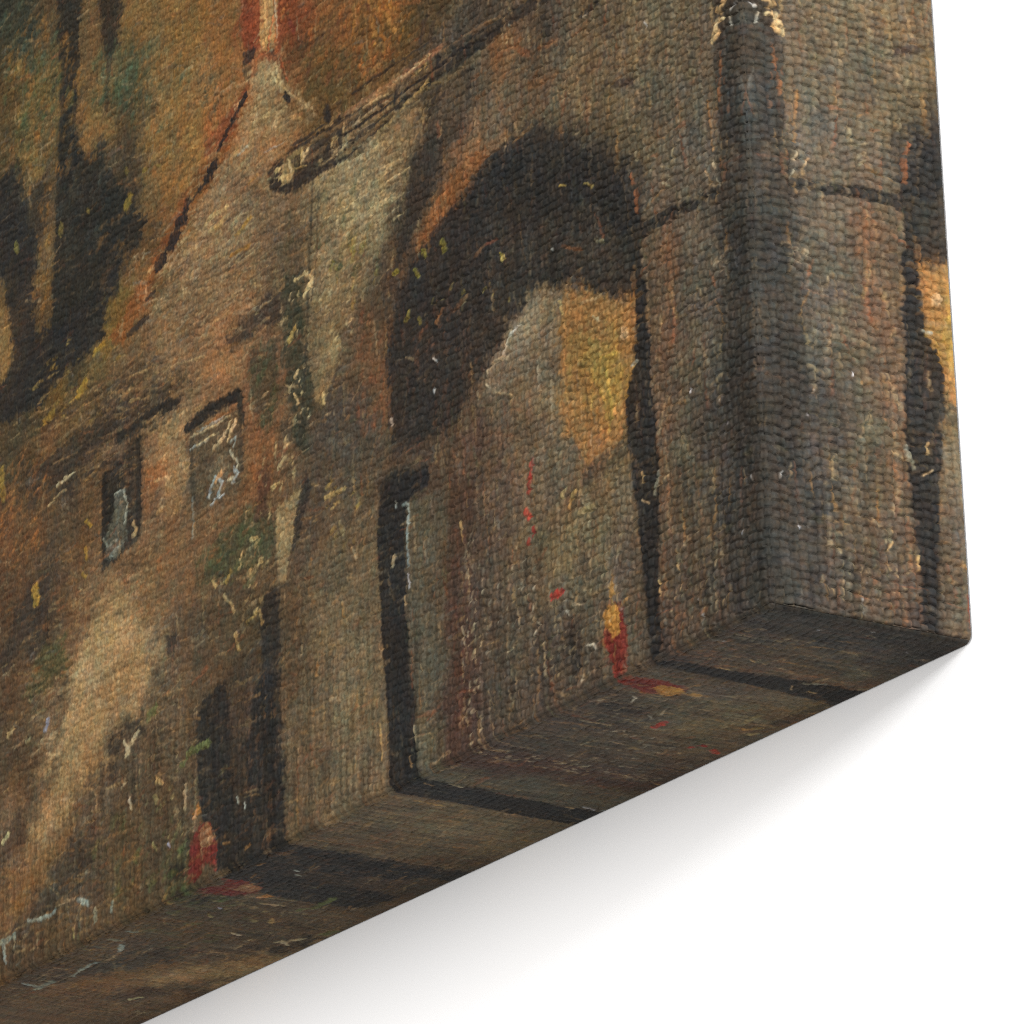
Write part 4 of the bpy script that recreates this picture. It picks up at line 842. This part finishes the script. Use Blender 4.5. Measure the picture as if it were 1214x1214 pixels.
# ------------------------------------------------------------------ mesh of one face of the wrapped canvas
HALF = np.array([WIDTH / 2, DEPTH / 2, HEIGHT / 2])
def grid_mesh(name, pos, pu, pv, su, sv, amp, mat, parent, calm=None, groove=0.30):
    """pos (n,m,3) on the sharp box in cm (x right from the right edge, y out of the wall, z up)"""
    n, mm = pos.shape[:2]
    centre = np.array([-WIDTH / 2, -DEPTH / 2, HEIGHT / 2])
    q = pos - centre
    core = np.clip(q, -(HALF - RADIUS), HALF - RADIUS * np.array([1, 0, 1]))
    d = q - core; nrm = d / (np.linalg.norm(d, axis=-1, keepdims=True) + 1e-9)
    p = centre + core + nrm * RADIUS
    wv = weave(su, sv, groove)
    if calm is not None: wv = 0.6 + (wv - 0.6) * np.clip(calm / 0.08, 0, 1)      # folded corner: the relief dies out
    h = amp * (wv - 0.75) + 0.012 * sample(relief, pu, pv)
    h = h * np.clip((-pos[..., 1]) / 0.16, 0.08, 1)          # pulled flat where the cloth turns to the back
    p = p + nrm * h[..., None]
    p = p * CM; p[..., 2] += BASE_Z; p[..., 1] -= 0.0004
    idx = np.arange(n * mm, dtype=np.int32).reshape(n, mm)
    quads = np.stack([idx[:-1, :-1], idx[1:, :-1], idx[1:, 1:], idx[:-1, 1:]], -1).reshape(-1, 4)
    e1 = p[1, 0] - p[0, 0]; e2 = p[0, 1] - p[0, 0]
    if np.dot(np.cross(e1, e2), nrm[n // 2, mm // 2]) < 0: quads = quads[:, ::-1]
    me = bpy.data.meshes.new(name)
    me.vertices.add(n * mm); me.vertices.foreach_set('co', p.reshape(-1).astype(np.float32))
    me.loops.add(quads.size); me.loops.foreach_set('vertex_index', np.ascontiguousarray(quads).reshape(-1))
    me.polygons.add(len(quads)); me.polygons.foreach_set('loop_start', np.arange(0, quads.size, 4, dtype=np.int32))
    me.update(calc_edges=True)
    me.polygons.foreach_set('use_smooth', np.ones(len(quads), bool))
    col = np.ones((n * mm, 4), np.float32); col[:, :3] = sample(paint, pu, pv).reshape(-1, 3)
    at = me.color_attributes.new('pigment', 'FLOAT_COLOR', 'POINT'); at.data.foreach_set('color', col.reshape(-1))
    me.materials.append(mat)
    o = bpy.data.objects.new(name, me); scene.collection.objects.link(o); o.parent = parent
    o.matrix_parent_inverse = parent.matrix_world.inverted()
    return o

def canvas_material():
    mt = bpy.data.materials.new('printed_canvas'); mt.use_nodes = True
    nt = mt.node_tree; N = nt.nodes; L = nt.links; bs = N['Principled BSDF']
    at = N.new('ShaderNodeAttribute'); at.attribute_name = 'pigment'
    tc = N.new('ShaderNodeTexCoord')
    fib = N.new('ShaderNodeTexNoise'); fib.inputs['Scale'].default_value = 2300; fib.inputs['Detail'].default_value = 5; fib.inputs['Roughness'].default_value = 0.7
    L.new(tc.outputs['Object'], fib.inputs['Vector'])
    mr = N.new('ShaderNodeMapRange'); mr.inputs['To Min'].default_value = 0.55; mr.inputs['To Max'].default_value = 1.45
    L.new(fib.outputs['Fac'], mr.inputs['Value'])
    mx = N.new('ShaderNodeVectorMath'); mx.operation = 'SCALE'
    L.new(at.outputs['Color'], mx.inputs[0]); L.new(mr.outputs['Result'], mx.inputs['Scale'])
    L.new(mx.outputs['Vector'], bs.inputs['Base Color'])
    bp = N.new('ShaderNodeBump'); bp.inputs['Strength'].default_value = 0.25; bp.inputs['Distance'].default_value = 0.0002
    L.new(fib.outputs['Fac'], bp.inputs['Height']); L.new(bp.outputs['Normal'], bs.inputs['Normal'])
    bs.inputs['Roughness'].default_value = 0.75; bs.inputs['Specular IOR Level'].default_value = 0.10
    return mt

# ------------------------------------------------------------------ the wall it hangs on
def wall_material():
    mt = bpy.data.materials.new('white_wall_paint'); mt.use_nodes = True
    nt = mt.node_tree; bs = nt.nodes['Principled BSDF']
    bs.inputs['Base Color'].default_value = (0.86, 0.86, 0.865, 1); bs.inputs['Roughness'].default_value = 0.9
    bs.inputs['Specular IOR Level'].default_value = 0.1
    tn = nt.nodes.new('ShaderNodeTexNoise'); tn.inputs['Scale'].default_value = 260; tn.inputs['Detail'].default_value = 4
    bp = nt.nodes.new('ShaderNodeBump'); bp.inputs['Strength'].default_value = 0.03; bp.inputs['Distance'].default_value = 0.0005
    nt.links.new(tn.outputs['Fac'], bp.inputs['Height']); nt.links.new(bp.outputs['Normal'], bs.inputs['Normal'])
    return mt
wme = bpy.data.meshes.new('wall')
X0, X1, Y0, Y1, Z0, Z1 = -4, 4, 0, 0.12, 0, 4
wme.from_pydata([(x, y, z) for x in (X0, X1) for y in (Y0, Y1) for z in (Z0, Z1)], [],
                [(0, 4, 5, 1), (2, 3, 7, 6), (0, 1, 3, 2), (4, 6, 7, 5), (1, 5, 7, 3), (0, 2, 6, 4)])
wme.materials.append(wall_material())
wall = bpy.data.objects.new('wall', wme); scene.collection.objects.link(wall); wall['kind'] = 'structure'
wall['label'] = 'plain white wall behind the canvas'; wall['category'] = 'wall'

# ------------------------------------------------------------------ the canvas
canvas = bpy.data.objects.new('canvas_print', None); scene.collection.objects.link(canvas)
canvas.empty_display_size = 0.1
canvas.location = (-WIDTH / 2 * CM, 0, BASE_Z)
canvas['label'] = 'thick gallery-wrapped canvas with a dark stone archway painting, hanging on the white wall'
canvas['category'] = 'canvas print'; canvas['kind'] = 'thing'
bpy.context.view_layer.update()
mat = canvas_material()
AMP = 0.066

u = np.concatenate([np.arange(0, 27.5, 0.024), np.linspace(27.5, WIDTH, 180)])
v = np.concatenate([np.linspace(0, 1, 1050, endpoint=False), np.linspace(1, 2, 150)])
U, T = np.meshgrid(u, v, indexing='ij')
top = np.minimum(11.2 + 0.43 * U, 23.2)
V = np.where(T < 1, T * top, top + (T - 1) * (HEIGHT - top))
grid_mesh('picture_face', np.stack([-U, -DEPTH + 0 * U, V], -1), U, V, U, V, AMP * (1 - 0.38 * np.clip((U - 3) / 10, 0, 1)), mat, canvas, V, 0.30 - 0.20 * np.clip((U - 3) / 8, 0, 1))

d = np.arange(0, DEPTH + 1e-6, 0.016)
z = np.concatenate([np.arange(0, 12.6, 0.0145), np.linspace(12.6, HEIGHT, 250)])
Dg, Zg = np.meshgrid(d, z, indexing='ij')
grid_mesh('wrapped_edge', np.stack([0 * Dg, -DEPTH + Dg, Zg], -1), Dg, Zg, -Dg, Zg, AMP * (1 + 0.55 * np.clip(Dg / 0.3, 0, 1)), mat, canvas, Zg, 0.30 + 0.3 * np.clip(Dg / 0.3, 0, 1))
x = np.concatenate([np.arange(0, 27.5, 0.026), np.linspace(27.5, WIDTH, 150)])
d2 = np.arange(0, DEPTH + 1e-6, 0.02)
Xg, D2 = np.meshgrid(x, d2, indexing='ij')
grid_mesh('wrapped_edge', np.stack([-Xg, -DEPTH + D2, 0 * Xg], -1), Xg, D2, Xg, -D2, AMP * np.clip(1 - D2 / 0.5, 0.4, 1), mat, canvas, np.minimum(Xg, D2))
zc = np.linspace(0, HEIGHT, 500); dc = np.linspace(0, DEPTH, 60); xc = np.linspace(0, WIDTH, 600)
Dg, Zg = np.meshgrid(dc, zc, indexing='ij')
grid_mesh('wrapped_edge', np.stack([-WIDTH + 0 * Dg, -DEPTH + Dg, Zg], -1), WIDTH - Dg, Zg, WIDTH + Dg, Zg, AMP, mat, canvas)
Xg, Dg = np.meshgrid(xc, dc, indexing='ij')
grid_mesh('wrapped_edge', np.stack([-Xg, -DEPTH + Dg, HEIGHT + 0 * Xg], -1), Xg, HEIGHT - Dg, Xg, HEIGHT + Dg, AMP, mat, canvas)
